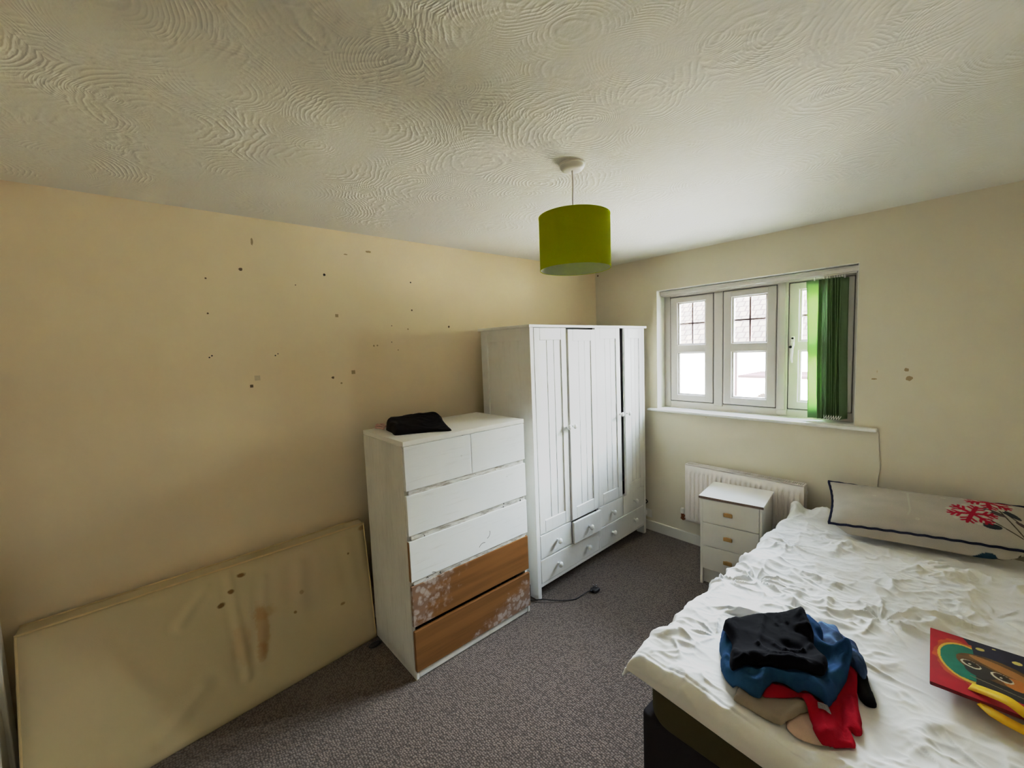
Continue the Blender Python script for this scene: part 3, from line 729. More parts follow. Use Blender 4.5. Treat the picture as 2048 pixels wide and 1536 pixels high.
# wrinkled white duvet cover
def ridge(x, y, s, seed):
    p = Vector((x*s, y*s, seed))
    w = Vector((noise.noise(p*0.6+Vector((5.2, 1.3, 0))), noise.noise(p*0.6+Vector((1.7, 9.2, 3))), 0))*0.9
    return 1-abs(noise.noise(p+w))*2.2
PINCH = [(1.735, -1.30, 1.0, 9), (1.82, -1.20, 0.9, 8), (2.26, -1.17, 0.8, 7), (1.83, -0.74, 0.6, 8), (1.86, -1.72, 0.55, 7), (2.55, -0.85, .5, 7)]
def crease(x, y, s, ang, st, seed, wd, warp=0.55):
    c, n = math.cos(ang), math.sin(ang)
    p = Vector(((x*c+y*n)*s, (-x*n+y*c)*s*st, seed))
    q = Vector((x*s*0.55, y*s*0.55, seed+20))
    p += Vector((noise.noise(q), noise.noise(q+Vector((7.3, 2.1, 0))), 0))*warp
    v = math.sqrt(noise.noise(p)**2+0.0016)-0.04
    return math.exp(-v/wd)
def wrinkle(x, y):
    # sharp creases in several directions; long ones across the bed on the right, star-shaped pinches on the left
    k = sm(1.95, 2.5, x)
    m1 = 0.35+0.65*sm(-0.15, 0.25, noise.noise(Vector((x*3.1, y*3.1, 31))))
    m2 = 0.30+0.70*sm(-0.15, 0.25, noise.noise(Vector((x*4.3, y*4.3, 37))))
    h = 0.017*crease(x, y, 3.4, R(-8), 1.9, 1.0, 0.12)*(0.55+0.45*k)*m1
    h += 0.016*crease(x, y, 4.2, R(38), 1.5, 5.0, 0.10)*(1-0.55*k)*m2
    h += 0.009*crease(x, y, 8.0, R(-18), 1.7, 9.0, 0.11)*m2
    h += 0.008*crease(x, y, 9.5, R(62), 1.4, 13.0, 0.10)*(1-0.4*k)*m1
    h += 0.0042*crease(x, y, 19.0, R(15), 1.4, 17.0, 0.12)*m1
    h += 0.013*noise.noise(Vector((x*3.0, y*3.0, 2.0)))+0.005*noise.noise(Vector((x*7.0, y*7.0, 6.0)))
    for (px, py, amp, n) in PINCH:
        dx, dy = x-px, y-py; r = math.hypot(dx, dy)
        if r < 0.42:
            th = math.atan2(dy, dx)+0.7*noise.noise(Vector((x*5, y*5, 9)))
            e = math.exp(-(r/0.16)**2)
            h = h*(1-0.55*e*amp)+amp*e*(0.020*math.exp(-abs(math.sin(th*n/2.0))/0.30)*min(1, r/0.03)-0.012*math.exp(-(r/0.04)**2))
    h = h*1.3
    return h if h > 0 else -0.008*(1-math.exp(h/0.008))
FLAT = [(2.12, -1.78, 0.27, 0.24), (2.52, -1.36, 0.19, 0.25), (2.30, -0.27, 0.46, 0.20)]   # pile, bag, pillow press it flat
def flat(x, y):
    f = 1.0
    for (cx, cy, rx, ry) in FLAT:
        d = math.hypot((x-cx)/rx, (y-cy)/ry); f = min(f, 0.12+0.88*sm(0.8, 1.25, d))
    return f
ZD = 0.540
def duvet_h(x, y): 
    return ZD+wrinkle(x, y)*flat(x, y)
EX = BX0+0.028                                # where the cover turns down the side
def foot_y(x): return -1.990-0.075*(x-1.73)
def duvet(u, v):
    X = 1.615+u*(3.115-1.615); YY = v
    ey = foot_y(X)
    Y = -2.097-0.075*(X-1.73)+YY*(-0.160-(-2.097-0.075*(X-1.73)))
    rr = 0.042
    def wrap(d):                              # d>0 past the edge
        if d <= 0: return d, 0.0
        if d < rr*PI/2: return rr*math.sin(d/rr), rr*(1-math.cos(d/rr))
        return rr, rr+(d-rr*PI/2)
    ax, zx = wrap(EX-X); ay, zy = wrap(ey-Y)
    px, py = EX-ax, ey-ay
    dz = math.sqrt(zx*zx+zy*zy) if (zx > 0 and zy > 0) else zx+zy
    sag = 0.0
    if zx > 0 and zy > 0: sag = min(zx, zy)
    w = wrinkle(X, Y)*flat(X, Y)
    side = min(1, dz/0.04)
    nx = Vector((0, 0, 1)); 
    if zx > 0: nx += Vector((-1.2*min(1, zx/0.05), 0, 0))
    if zy > 0: nx += Vector((0, -1.2*min(1, zy/0.05), 0))
    nx.normalize()
    edge = min(1, (min(u, 1-u)*1.5)/0.03, v*2/0.02)
    seam = 0.0
    for dl in (0.098,):                       # stitched hem line
        dd = abs((Y-(-2.097-0.075*(X-1.73)))-dl); seam -= 0.0035*math.exp(-(dd/0.004)**2)
    hem_calm = 0.35+0.65*sm(0.02, 0.16, Y-(-2.097-0.075*(X-1.73)))
    p = Vector((px, py, ZD-dz*0.92))+nx*(w*hem_calm*(1-0.3*side)+seam)
    # loose corner kicks outwards; bunched ruffle at the head end
    c = sm(0.16, 0.0, (X-1.615))*sm(0.22, 0.0, Y-(-2.097))
    p += Vector((-0.030, -0.012, 0.012))*c
    hd = sm(-0.34, -0.19, Y)*sm(2.02, 1.9, X)
    p.z += hd*(0.030+0.022*math.sin(X*34+1.0)+0.012*noise.noise(Vector((X*14, Y*14, 1))))
    ruf = 0.010*math.sin(Y*21+2*noise.noise(Vector((Y*4, 3, 1))))+0.014*noise.noise(Vector((Y*7, 1, 5)))
    p.x += ruf*min(1, max(0, (EX+0.02-X)/0.05))
    return p
m = MB(); m.grid(duvet, 330, 430)
du = m.build('duvet', M_duvet, smooth=True)
md = du.modifiers.new('t', 'SOLIDIFY'); md.thickness = 0.004; md.offset = -1
tag(du, 'crumpled white duvet cover spread over the bed', 'duvet')

# ------------------------------------------------------------------ pillow
FLc, FRc, BRc, BLc = Vector((1.944, -0.474, 0.622)), Vector((2.690, -0.285, 0.640)), Vector((2.660, -0.095, 0.790)), Vector((1.862, -0.105, 0.752))
pu = (FRc-FLc).normalized(); pvv = ((BLc-FLc)+(BRc-FRc)).normalized(); pnn = pu.cross(pvv).normalized()
if pnn.z < 0: pnn = -pnn
def pil_base(u, v):
    # edges bow inwards between the corners
    bu = 0.018*math.sin(PI*v)*(1-2*u)*(1 if abs(1-2*u) > 0 else 0); bv = 0.012*math.sin(PI*u)*(1-2*v)
    u2 = u+bu/0.75*abs(1-2*u)**3; v2 = v+bv/0.42*abs(1-2*v)**3
    return FLc.lerp(FRc, u2).lerp(BLc.lerp(BRc, u2), v2)
def pil_t(u, v):
    a = max(0, 1-abs(2*u-1)**3.2)**0.62; b = max(0, 1-abs(2*v-1)**2.6)**0.62
    w = 0.006*noise.noise(Vector((u*5, v*4, 1)))+0.004*math.sin(v*26+2*noise.noise(Vector((u*6, v*2, 4))))*sm(0.16, 0.02, u)
    return a*b, w*min(1, 6*min(u, 1-u, v, 1-v))
def pil_top(u, v):
    t, w = pil_t(u, v); return pil_base(u, v)+pnn*(0.062*t+w)
def pil_bot(u, v):
    t, w = pil_t(u, v); p = pil_base(u, v)-pnn*(0.085*t)
    p.y -= 0.075*math.sin(PI*min(1, v/0.34))*min(1, 7*min(u, 1-u)); p.z -= 0.030*min(1, v/0.06)*min(1, 9*min(u, 1-u))
    p.z = max(p.z, 0.574+0.004*min(1, 8*min(u, 1-u, v, 1-v))); p.y = min(p.y, -0.012); return p
c_base, c_red, c_pale, c_leaf, c_plum, c_stem, c_teal = (np.array(lin(*c)) for c in ((196, 189, 178), (190, 26, 58), (206, 204, 190), (52, 58, 66), (84, 70, 76), (70, 62, 50), (28, 62, 84)))
def flower_fn(cu, cv, R0, rot):
    segs = []
    for k in range(6):
        a = rot+k*PI/3; d = Vector((math.cos(a), math.sin(a)))
        segs.append((Vector((0, 0)), d*R0*0.86, 0.0085))
        for f_ in (0.45, 0.72):
            for sgn in (-1, 1):
                b = a+sgn*0.85; segs.append((d*R0*f_, d*R0*f_+Vector((math.cos(b), math.sin(b)))*R0*(0.40 if f_ < .6 else 0.30), 0.0055))
        segs.append((d*R0*0.8, d*R0, 0.006))
    dots = [(Vector((math.cos(rot+PI/6+k*PI/3), math.sin(rot+PI/6+k*PI/3)))*R0*f_, 0.011) for k in range(6) for f_ in (0.52, 0.95)]
    return (cu, cv, R0, segs, dots)
PL, PH = 0.77, 0.42
FLOW = [flower_fn(0.560, 0.200, 0.088, 0.25), flower_fn(0.625, 0.365, 0.085, 0.55)]
LEAF = [(0.640, 0.255, .045, .017, -0.5, c_plum), (0.622, 0.120, .034, .022, 0.05, c_leaf), (0.700, 0.27, .045, .018, -0.7, c_leaf), (0.745, 0.19, .04, .016, -.6, c_plum)]
STEM = [((0.60, 0.19), (0.72, 0.075)), ((0.645, 0.33), (0.73, 0.08)), ((0.66, .30), (.76, .16))]
def segd(p, a, b):
    ab = b-a; k = max(0, min(1, (p-a).dot(ab)/max(1e-9, ab.length_squared))); return (p-a-ab*k).length
def pil_col(u, v, top):
    p = Vector((u*PL, v*PH)); c = c_base*(0.97+0.06*noise.noise(Vector((u*9, v*9, 2))))
    if top:
        for (a, b) in STEM:
            if segd(p, Vector(a), Vector(b)) < 0.0035: c = c_stem
        for (x, y, rx, ry, an, cc) in LEAF:
            q = p-Vector((x, y)); X = q.x*math.cos(an)+q.y*math.sin(an); Y = -q.x*math.sin(an)+q.y*math.cos(an)
            if (X/rx)**2+(Y/ry)**2 < 1: c = cc*(1.0 if abs(Y) > 0.0015 else 1.5)
        for (cu, cv, R0, segs, dots) in FLOW:
            q = p-Vector((cu, cv))
            if q.length < R0*1.25:
                for (dc, r) in dots:
                    if (q-dc).length < r: c = c_pale
                for (a, b, w) in segs:
                    if segd(q, a, b) < w: c = c_red
        for (x, y, r) in ((0.20, 0.26, .007), (0.36, 0.09, .008), (0.22, .36, .005), (0.47, .33, .010)):
            dq = math.hypot(p.x-x, p.y-y)
            if dq < r: c = c_pale if dq > r*0.45 else c_base
        for (a, b) in (((.335, .33), (.335, .15)), ((.315, .335), (.355, .335)), ((.335, .15), (.325, .11))):
            if segd(p, Vector(a), Vector(b)) < 0.0035: c = c_pale*0.93
    else:
        for (x, y, rx, ry, an, cc) in ((0.600, 0.035, .042, .020, -0.2, c_teal), (0.43, 0.050, .035, .012, 0.0, c_leaf), (0.50, 0.052, .028, .010, -.2, c_plum)):
            q = p-Vector((x, y)); X = q.x*math.cos(an)+q.y*math.sin(an); Y = -q.x*math.sin(an)+q.y*math.cos(an)
            if (X/rx)**2+(Y/ry)**2 < 1: c = cc
        if segd(p, Vector((0.64, 0.03)), Vector((0.70, 0.06))) < 0.004 or segd(p, Vector((0.70, 0.06)), Vector((0.71, 0.02))) < 0.004: c = c_stem
    return c
m = MB(); NU, NV = 290, 170; cols = []
for (fn, tp) in ((pil_top, True), (pil_bot, False)):
    m.grid(fn, NU, NV); cols += [pil_col(i/(NU-1), j/(NV-1), tp) for i in range(NU) for j in range(NV)]
pw = thing('pillow', 'long grey pillow with red flower print leaning on the wall at the bed head', 'pillow')
o = m.build('pillow_case', M_pillow, pw, smooth=True); vcol(o, cols)
per = [(k/60, 0) for k in range(60)]+[(1, k/40) for k in range(40)]+[(1-k/60, 1) for k in range(60)]+[(0, 1-k/40) for k in range(40)]
MB().tube([pil_base(u, v)+pnn*0.002*math.sin(i*1.3)+(pil_base(u, v)-pil_base(.5, .5))*0.006 for i, (u, v) in enumerate(per)], 0.0068, 8, closed=True).build('piping', M_navypipe, pw, smooth=True)

# ------------------------------------------------------------------ pile of clothes: layered height field
GX0, GX1, GY0, GY1, GS = 1.80, 2.40, -2.12, -1.36, 0.005
gx = np.arange(GX0, GX1, GS); gy = np.arange(GY0, GY1, GS)
HF = np.array([[duvet_h(x, y) for y in gy] for x in gx])+0.003
# cover bends down over the foot end
def blur(a, k):
    for _ in range(k):
        b = np.pad(a, 1, mode='edge'); a = (b[:-2, 1:-1]+b[2:, 1:-1]+b[1:-1, :-2]+b[1:-1, 2:]+2*b[1:-1, 1:-1])/6
    return a
def bil(A, x, y):
    fx = np.clip((x-GX0)/GS, 0, len(gx)-1.001); fy = np.clip((y-GY0)/GS, 0, len(gy)-1.001)
    i, j = fx.astype(int), fy.astype(int); a, b = fx-i, fy-j
    return A[i, j]*(1-a)*(1-b)+A[i+1, j]*a*(1-b)+A[i, j+1]*(1-a)*b+A[i+1, j+1]*a*b
def poly_sd(P, x, y):
    """signed distance, positive inside"""
    d = np.full(x.shape, 9.0); ins = np.zeros(x.shape, bool); n = len(P)
    for i in range(n):
        ax, ay = P[i]; bx, by = P[(i+1) % n]; ex, ey = bx-ax, by-ay
        t = np.clip(((x-ax)*ex+(y-ay)*ey)/max(1e-12, ex*ex+ey*ey), 0, 1)
        d = np.minimum(d, np.hypot(x-ax-t*ex, y-ay-t*ey))
        c = ((ay > y) != (by > y)) & (x < (bx-ax)*(y-ay)/(by-ay+1e-12)+ax); ins ^= c
    return np.where(ins, d, -d)
def garment(name, label, cat, poly, thick, mat, edge=0.014, folds=0.008, seed=0, sag=26, creases=(), group='clothes piled on the bed', lift=0.0):
    global HF
    P = [(p.x, p.y+0.021) for p in spline([(x, y, 0) for (x, y) in poly], 7, True)]
    creases = [(a, b+0.021, c, d+0.021, w, h) for (a, b, c, d, w, h) in creases]
    P = [(x+0.0016*noise.noise(Vector((x*60, y*60, seed))), y+0.0016*noise.noise(Vector((x*60, y*60, seed+9)))) for (x, y) in P]
    xs, ys = [p[0] for p in P], [p[1] for p in P]
    gxx, gyy = np.meshgrid(np.arange(min(xs), max(xs), 0.006), np.arange(min(ys), max(ys), 0.006), indexing='ij')
    jit = np.random.RandomState(seed); gxx = gxx+(jit.rand(*gxx.shape)-.5)*0.002; gyy = gyy+(jit.rand(*gyy.shape)-.5)*0.002
    sd = poly_sd(P, gxx.ravel(), gyy.ravel()); k = sd > 0.0035
    pts = [Vector(p) for p in P]+[Vector((a, b)) for a, b in zip(gxx.ravel()[k], gyy.ravel()[k])]
    n = len(P)
    vs, es, fs, _, _, _ = delaunay_2d_cdt(pts, [], [list(range(n))], 1, 1e-6)
    base_field = np.maximum(blur(HF, sag), HF)                         # cloth bridges over what lies below
    def top_of(x, y):
        s = np.clip(poly_sd(P, x, y), 0, None)
        pr = np.sqrt(np.clip(1-(1-np.clip(s/edge, 0, 1))**2, 0, 1))
        base = np.maximum(bil(base_field, x, y), bil(HF, x, y))
        base = base*np.clip(s/0.03, 0, 1)+bil(HF, x, y)*(1-np.clip(s/0.03, 0, 1))
        f_ = np.array([folds*(max(0, ridge(a, b, 9, seed+.5))**2.2)+folds*0.4*max(0, ridge(a, b, 21, seed+3.5))**2 for a, b in zip(x, y)])
        cr = np.zeros(x.shape)
        for (x0, y0, x1, y1, w, amp) in creases:
            ex, ey = x1-x0, y1-y0; t = np.clip(((x-x0)*ex+(y-y0)*ey)/(ex*ex+ey*ey), 0, 1)
            dd = np.hypot(x-x0-t*ex, y-y0-t*ey); cr += amp*np.exp(-(dd/w)**2)
        return base+0.004+thick*(0.25+0.75*pr)+(f_+cr)*np.clip(s/0.02, 0.0, 1)
    x = np.array([v.x for v in vs]); y = np.array([v.y for v in vs])
    zt = top_of(x, y); zb = np.minimum(zt-0.0015, bil(HF, x, y)+0.0035)
    bm = bmesh.new()
    T = [bm.verts.new((a, b, c)) for a, b, c in zip(x, y, zt)]; Bv = [bm.verts.new((a, b, c)) for a, b, c in zip(x, y, zb)]
    for f_ in fs: bm.faces.new([T[i] for i in f_]); bm.faces.new([Bv[i] for i in reversed(f_)])
    cnt = {}
    for f_ in fs:
        for i in range(len(f_)):
            e = (f_[i], f_[(i+1) % len(f_)]); cnt[e] = cnt.get(e, 0)+1
    for (a, b) in cnt:
        if (b, a) not in cnt:
            try: bm.faces.new((T[b], T[a], Bv[a], Bv[b]))
            except ValueError: pass
    mb = MB(); mb.bm.free(); mb.bm = bm
    o = mb.build(name, mat, smooth=True)
    if label: tag(o, label, cat, group)
    XX, YY2 = np.meshgrid(gx, gy, indexing='ij'); ms = poly_sd(P, XX.ravel(), YY2.ravel()) > -0.004
    tz = np.full(XX.size, -1.0); tz[ms] = top_of(XX.ravel()[ms], YY2.ravel()[ms])
    tz = tz.reshape(XX.shape); pd_ = np.pad(tz, 1, mode='edge'); nxs, nys = tz.shape
    tz = np.max([pd_[i:i+nxs, j:j+nys] for i in range(3) for j in range(3)], axis=0)
    HF = np.maximum(HF, tz)
    return o
garment('beige_garment', 'pale pink beige garment at the bottom of the clothes pile', 'clothing',
        [(2.160, -1.965), (2.172, -1.925), (2.201, -1.885), (2.235, -1.895), (2.258, -1.955), (2.256, -1.980), (2.222, -2.004), (2.188, -2.010), (2.166, -1.996)], 0.016, M_beige, 0.012, 0.004, 3)
garment('olive_garment', 'olive grey folded garment at the foot side of the clothes pile', 'clothing',
        [(2.020, -1.935), (2.045, -1.880), (2.105, -1.840), (2.175, -1.84), (2.200, -1.905), (2.180, -1.955), (2.166, -1.990), (2.146, -2.000), (2.122, -2.008), (2.068, -2.008), (2.036, -2.012), (2.024, -2.000)], 0.016, M_olive, 0.008, 0.005, 5)
garment('black_garment', 'black leg of a garment trailing out on the right of the clothes pile', 'clothing',
        [(2.215, -1.60), (2.257, -1.590), (2.280, -1.605), (2.296, -1.655), (2.318, -1.710), (2.322, -1.732), (2.308, -1.744), (2.288, -1.735), (2.262, -1.685), (2.22, -1.65)], 0.026, M_black, 0.016, 0.004, 8)
rd = garment('red_jumper', 'red knitted jumper hanging from the clothes pile', 'clothing',
        [(2.079, -1.912), (2.109, -1.845), (2.144, -1.827), (2.202, -1.730), (2.238, -1.626), (2.258, -1.635), (2.281, -1.744), (2.311, -1.856), (2.303, -1.886), (2.290, -1.884), (2.308, -1.934), (2.279, -1.968), (2.253, -1.995), (2.230, -1.988), (2.210, -1.945), (2.180, -1.905), (2.168, -1.890), (2.119, -1.935), (2.091, -1.958)], 0.012, M_red, 0.007, 0.004, 12, 40,
        creases=((2.25, -1.80, 2.285, -1.93, .007, -.010), (2.20, -1.84, 2.25, -1.97, .007, .007), (2.27, -1.76, 2.305, -1.87, .007, .009), (2.225, -1.80, 2.265, -1.96, .006, .007), (2.10, -1.91, 2.17, -1.885, .006, .006)))
garment('jeans', 'bundled dark denim jeans behind the right side of the clothes pile', 'clothing',
        [(2.085, -1.57), (2.095, -1.500), (2.112, -1.462), (2.128, -1.442), (2.164, -1.420), (2.194, -1.465), (2.232, -1.475), (2.252, -1.545), (2.278, -1.600), (2.286, -1.660), (2.266, -1.672), (2.237, -1.645), (2.194, -1.64), (2.14, -1.65)], 0.030, M_denim, 0.024, 0.006, 15, 40,
        creases=((2.13, -1.48, 2.19, -1.52, .012, .012), (2.17, -1.55, 2.25, -1.60, .012, .010)))
garment('blue_sweatshirt', 'blue sweatshirt folded in the middle of the clothes pile', 'clothing',
        [(1.890, -1.779), (1.875, -1.705), (1.912, -1.625), (2.040, -1.510), (2.092, -1.495), (2.114, -1.516), (2.148, -1.545), (2.161, -1.608), (2.204, -1.621), (2.246, -1.632), (2.241, -1.767), (2.233, -1.867), (2.205, -1.872), (2.160, -1.895), (2.121, -1.890), (2.098, -1.925), (2.091, -1.966), (2.068, -1.980), (2.027, -1.970), (1.977, -1.945), (1.942, -1.900), (1.925, -1.855), (1.904, -1.820)], 0.040, M_blue, 0.022, 0.005, 21, 45, creases=((1.95, -1.88, 2.05, -1.93, .008, .008), (2.05, -1.93, 2.12, -1.885, .008, .007), (1.895, -1.72, 1.925, -1.84, .006, .007), (1.91, -1.70, 1.95, -1.83, .005, .006), (2.19, -1.86, 2.235, -1.70, .008, .007), (2.15, -1.57, 2.22, -1.64, .010, .008), (2.13, -1.87, 2.215, -1.80, .006, -.006)))
garment('navy_tee_shirt', 'charcoal navy T-shirt folded on top of the clothes pile', 'clothing',
        [(1.892, -1.763), (1.901, -1.737), (1.927, -1.689), (1.950, -1.643), (1.988, -1.599), (2.022, -1.563), (2.071, -1.523), (2.091, -1.543), (2.120, -1.592), (2.142, -1.635), (2.152, -1.672), (2.176, -1.695), (2.200, -1.725), (2.208, -1.776), (2.202, -1.805), (2.171, -1.840), (2.127, -1.872), (2.091, -1.890), (2.065, -1.894), (2.039, -1.914), (2.008, -1.945), (1.985, -1.935), (1.970, -1.890), (1.950, -1.829), (1.915, -1.790)], 0.036, M_navytee, 0.022, 0.0025, 27, 60,
        creases=((1.988, -1.641, 2.027, -1.81, .007, .008), (2.027, -1.81, 2.084, -1.854, .007, .008), (2.0645, -1.777, 2.10, -1.79, .006, .008), (2.10, -1.79, 2.14, -1.749, .006, .009), (2.14, -1.749, 2.154, -1.681, .006, .008), (2.085, -1.745, 2.125, -1.735, .016, -.010), (2.0958, -1.631, 2.143, -1.633, .007, .008), (2.045, -1.585, 2.06, -1.63, .005, .006), (2.02, -1.60, 2.035, -1.66, .005, .006), (2.10, -1.655, 2.125, -1.66, .010, -.008), (1.99, -1.93, 2.075, -1.875, .004, -.005), (2.075, -1.875, 2.19, -1.80, .004, -.005)))
# printed wash label of the red jumper
lab = MB()
lc = [(2.213, -1.872), (2.240, -1.859), (2.248, -1.881), (2.220, -1.894)]
hz = lambda x, y: float(bil(HF, np.array([x]), np.array([y]))[0])
def labf(u, v):
    x = (lc[0][0]*(1-u)+lc[1][0]*u)*(1-v)+(lc[3][0]*(1-u)+lc[2][0]*u)*v; y = (lc[0][1]*(1-u)+lc[1][1]*u)*(1-v)+(lc[3][1]*(1-u)+lc[2][1]*u)*v
    return (x, y, hz(x, y)+0.003)
lab.grid(labf, 6, 6); lab.build('wash_label', M_tag, rd, label='small grey printed label')

# ------------------------------------------------------------------ gift bag lying on the duvet
gb = thing('gift_bag', 'flat red and navy gift bag with a brown animal face and yellow ribbon', 'gift bag', (2.41, -1.372, 0.582), R(4.0))
GW, GH = 0.270, 0.331                        # local x across, local y up the bag
cr_, cn_, ct_, co_, cy_, cb_, cbd_, cw_, ck_ = (np.array(lin(*c)) for c in ((192, 24, 44), (30, 34, 62), (28, 138, 116), (214, 96, 40), (232, 190, 70), (128, 88, 44), (52, 48, 46), (232, 226, 208), (34, 22, 18)))
def bag_col(x, y):
    """x 0..GW from the left edge, y 0..GH from the lower edge"""
    nz = noise.noise(Vector((x*40, y*40, 1)))
    c = cr_*(0.95+0.12*nz)
    def el(cx, cy, rx, ry, an=0.0):
        q0, q1 = x-cx, y-cy; X = q0*math.cos(an)+q1*math.sin(an); Y = -q0*math.sin(an)+q1*math.cos(an); return (X/rx)**2+(Y/ry)**2
    # night sky panel
    if x > 0.086+0.012*math.sin(y*30) and y > 0.17: c = cn_*(0.9+0.5*max(0, nz))
    if x > 0.070 and y < 0.19 and y > 0.062-0.05*(x-0.09): c = cbd_*(0.9+0.3*nz)
    # glowing rim and teal disc
    e = el(0.085, 0.175, 0.075, 0.120, 0.1)
    if x < 0.098 and 0.62 < e < 1.05+0.25*nz: c = co_*(0.9+.3*nz) if e > 0.80 else cy_
    if x < 0.100 and e <= 0.66 and y > 0.085: c = ct_*(0.95+0.15*nz)
    # brown face with a lighter band
    if el(0.150, 0.178, 0.092, 0.062, -0.28) < 1: c = cb_*(0.85+0.45*noise.noise(Vector((x*25, y*70, 5))))
    if el(0.165, 0.198, 0.080, 0.020, -0.38) < 1: c = np.array(lin(186, 132, 66))
    if el(0.112, 0.150, 0.034, 0.036, -0.4) < 1: c = cbd_*1.25
    if el(0.185, 0.140, 0.030, 0.030, 0.0) < 1: c = np.array(lin(204, 128, 48))
    for (cx, cy, s) in ((0.092, 0.172, 1.0), (0.156, 0.153, 1.05)):
        if el(cx, cy, 0.024*s, 0.017*s, -0.55) < 1: c = cw_
        if el(cx+.0012, cy+.0022, 0.0195*s, 0.0138*s, -0.55) < 1: c = ck_ if el(cx, cy+.003, 0.013, 0.011, -.5) < 1 else np.array(lin(74, 46, 26))
        if el(cx-.002, cy-.001, 0.0035, 0.0035) < 1: c = cw_
    if abs(y-(0.107-0.22*(x-0.088))) < 0.0018 and x > 0.088: c = np.array(lin(150, 140, 110))
    for (cx, cy, r) in ((0.118, 0.286, 0.011), (0.197, 0.272, 0.012), (0.235, 0.30, .009), (0.15, 0.315, 0.005)):
        if el(cx, cy, r, r*0.8, 0.6) < 1: c = np.array(lin(222, 206, 120))
    return c
m = MB(); nx_, ny_ = 150, 180
m.grid(lambda u, v: (u*GW, v*GH-GH/2, 0.012+0.003*math.sin(PI*u)*math.sin(PI*v)), nx_, ny_)
cols = [bag_col(i/(nx_-1)*GW, j/(ny_-1)*GH) for i in range(nx_) for j in range(ny_)]
o = m.build('printed_front', M_bag, gb, smooth=True); vcol(o, cols)
B((0.0, -GH/2, 0.0), (GW, GH/2, 0.0115), 0.003, 2).build('bag_body', M_bagside, gb)
rb = MB()
pth = spline([(0.085, -0.120, 0.016), (0.115, -0.135, 0.026), (0.155, -0.165, 0.040), (0.19, -0.19, 0.034), (0.24, -0.20, 0.022), (0.30, -0.20, 0.010)], 12)
for i in range(len(pth)-1):
    a, b = pth[i], pth[i+1]; w = Vector((0.006, 0.014, 0.004))
    if i == 0: va = [rb.bm.verts.new(a-w), rb.bm.verts.new(a+w)]
    vb = [rb.bm.verts.new(b-w), rb.bm.verts.new(b+w)]; rb.bm.faces.new((va[0], vb[0], vb[1], va[1])); va = vb
p2 = spline([(0.100, -0.172, 0.004), (0.135, -0.195, 0.003), (0.175, -0.212, 0.004), (0.22, -0.222, 0.006), (0.29, -0.225, 0.006)], 12)
for i in range(len(p2)-1):
    a, b = p2[i], p2[i+1]; w = Vector((0.004, 0.016*min(1, (i+1)/8), 0.003))
    if i == 0: va = [rb.bm.verts.new(a-w), rb.bm.verts.new(a+w)]
    vb = [rb.bm.verts.new(b-w), rb.bm.verts.new(b+w)]; rb.bm.faces.new((va[0], vb[0], vb[1], va[1])); va = vb
o = rb.build('ribbon_handle', M_yellow, gb, smooth=True); md = o.modifiers.new('t', 'SOLIDIFY'); md.thickness = 0.0012

# ------------------------------------------------------------------ black trousers and pink cord on the chest
def folded(name, label, cat, poly, z0, th, mat, seed, edge=0.012, tilt=None):
    P = [(p.x, p.y) for p in spline([(x, y, 0) for (x, y) in poly], 6, True)]
    xs, ys = [p[0] for p in P], [p[1] for p in P]
    gxx, gyy = np.meshgrid(np.arange(min(xs), max(xs), 0.006), np.arange(min(ys), max(ys), 0.006), indexing='ij')
    sd = poly_sd(P, gxx.ravel(), gyy.ravel()); k = sd > 0.003
    pts = [Vector(p) for p in P]+[Vector((a, b)) for a, b in zip(gxx.ravel()[k], gyy.ravel()[k])]
    vs, es, fs, _, _, _ = delaunay_2d_cdt(pts, [], [list(range(len(P)))], 1, 1e-6)
    x = np.array([v.x for v in vs]); y = np.array([v.y for v in vs]); s = np.clip(poly_sd(P, x, y), 0, None)
    pr = np.sqrt(np.clip(1-(1-np.clip(s/edge, 0, 1))**2, 0, 1))
    t = np.array([th*(1+0.0*a)*(tilt(a, b) if tilt else 1) for a, b in zip(x, y)])
    zt = z0+0.0015+t*pr+np.array([0.004*max(0, ridge(a, b, 14, seed))**2 for a, b in zip(x, y)])*np.clip(s/.02, 0, 1)
    bm = bmesh.new(); T = [bm.verts.new(q) for q in zip(x, y, zt)]; Bv = [bm.verts.new((a, b, z0+0.0005)) for a, b in zip(x, y)]
    for f_ in fs: bm.faces.new([T[i] for i in f_]); bm.faces.new([Bv[i] for i in reversed(f_)])
    cnt = set()
    for f_ in fs:
        for i in range(len(f_)): cnt.add((f_[i], f_[(i+1) % len(f_)]))
    for (a, b) in cnt:
        if (b, a) not in cnt: bm.faces.new((T[b], T[a], Bv[a], Bv[b]))
    mb = MB(); mb.bm.free(); mb.bm = bm
    return tag(mb.build(name, mat, smooth=True), label, cat)
TZ = DH+0.0006
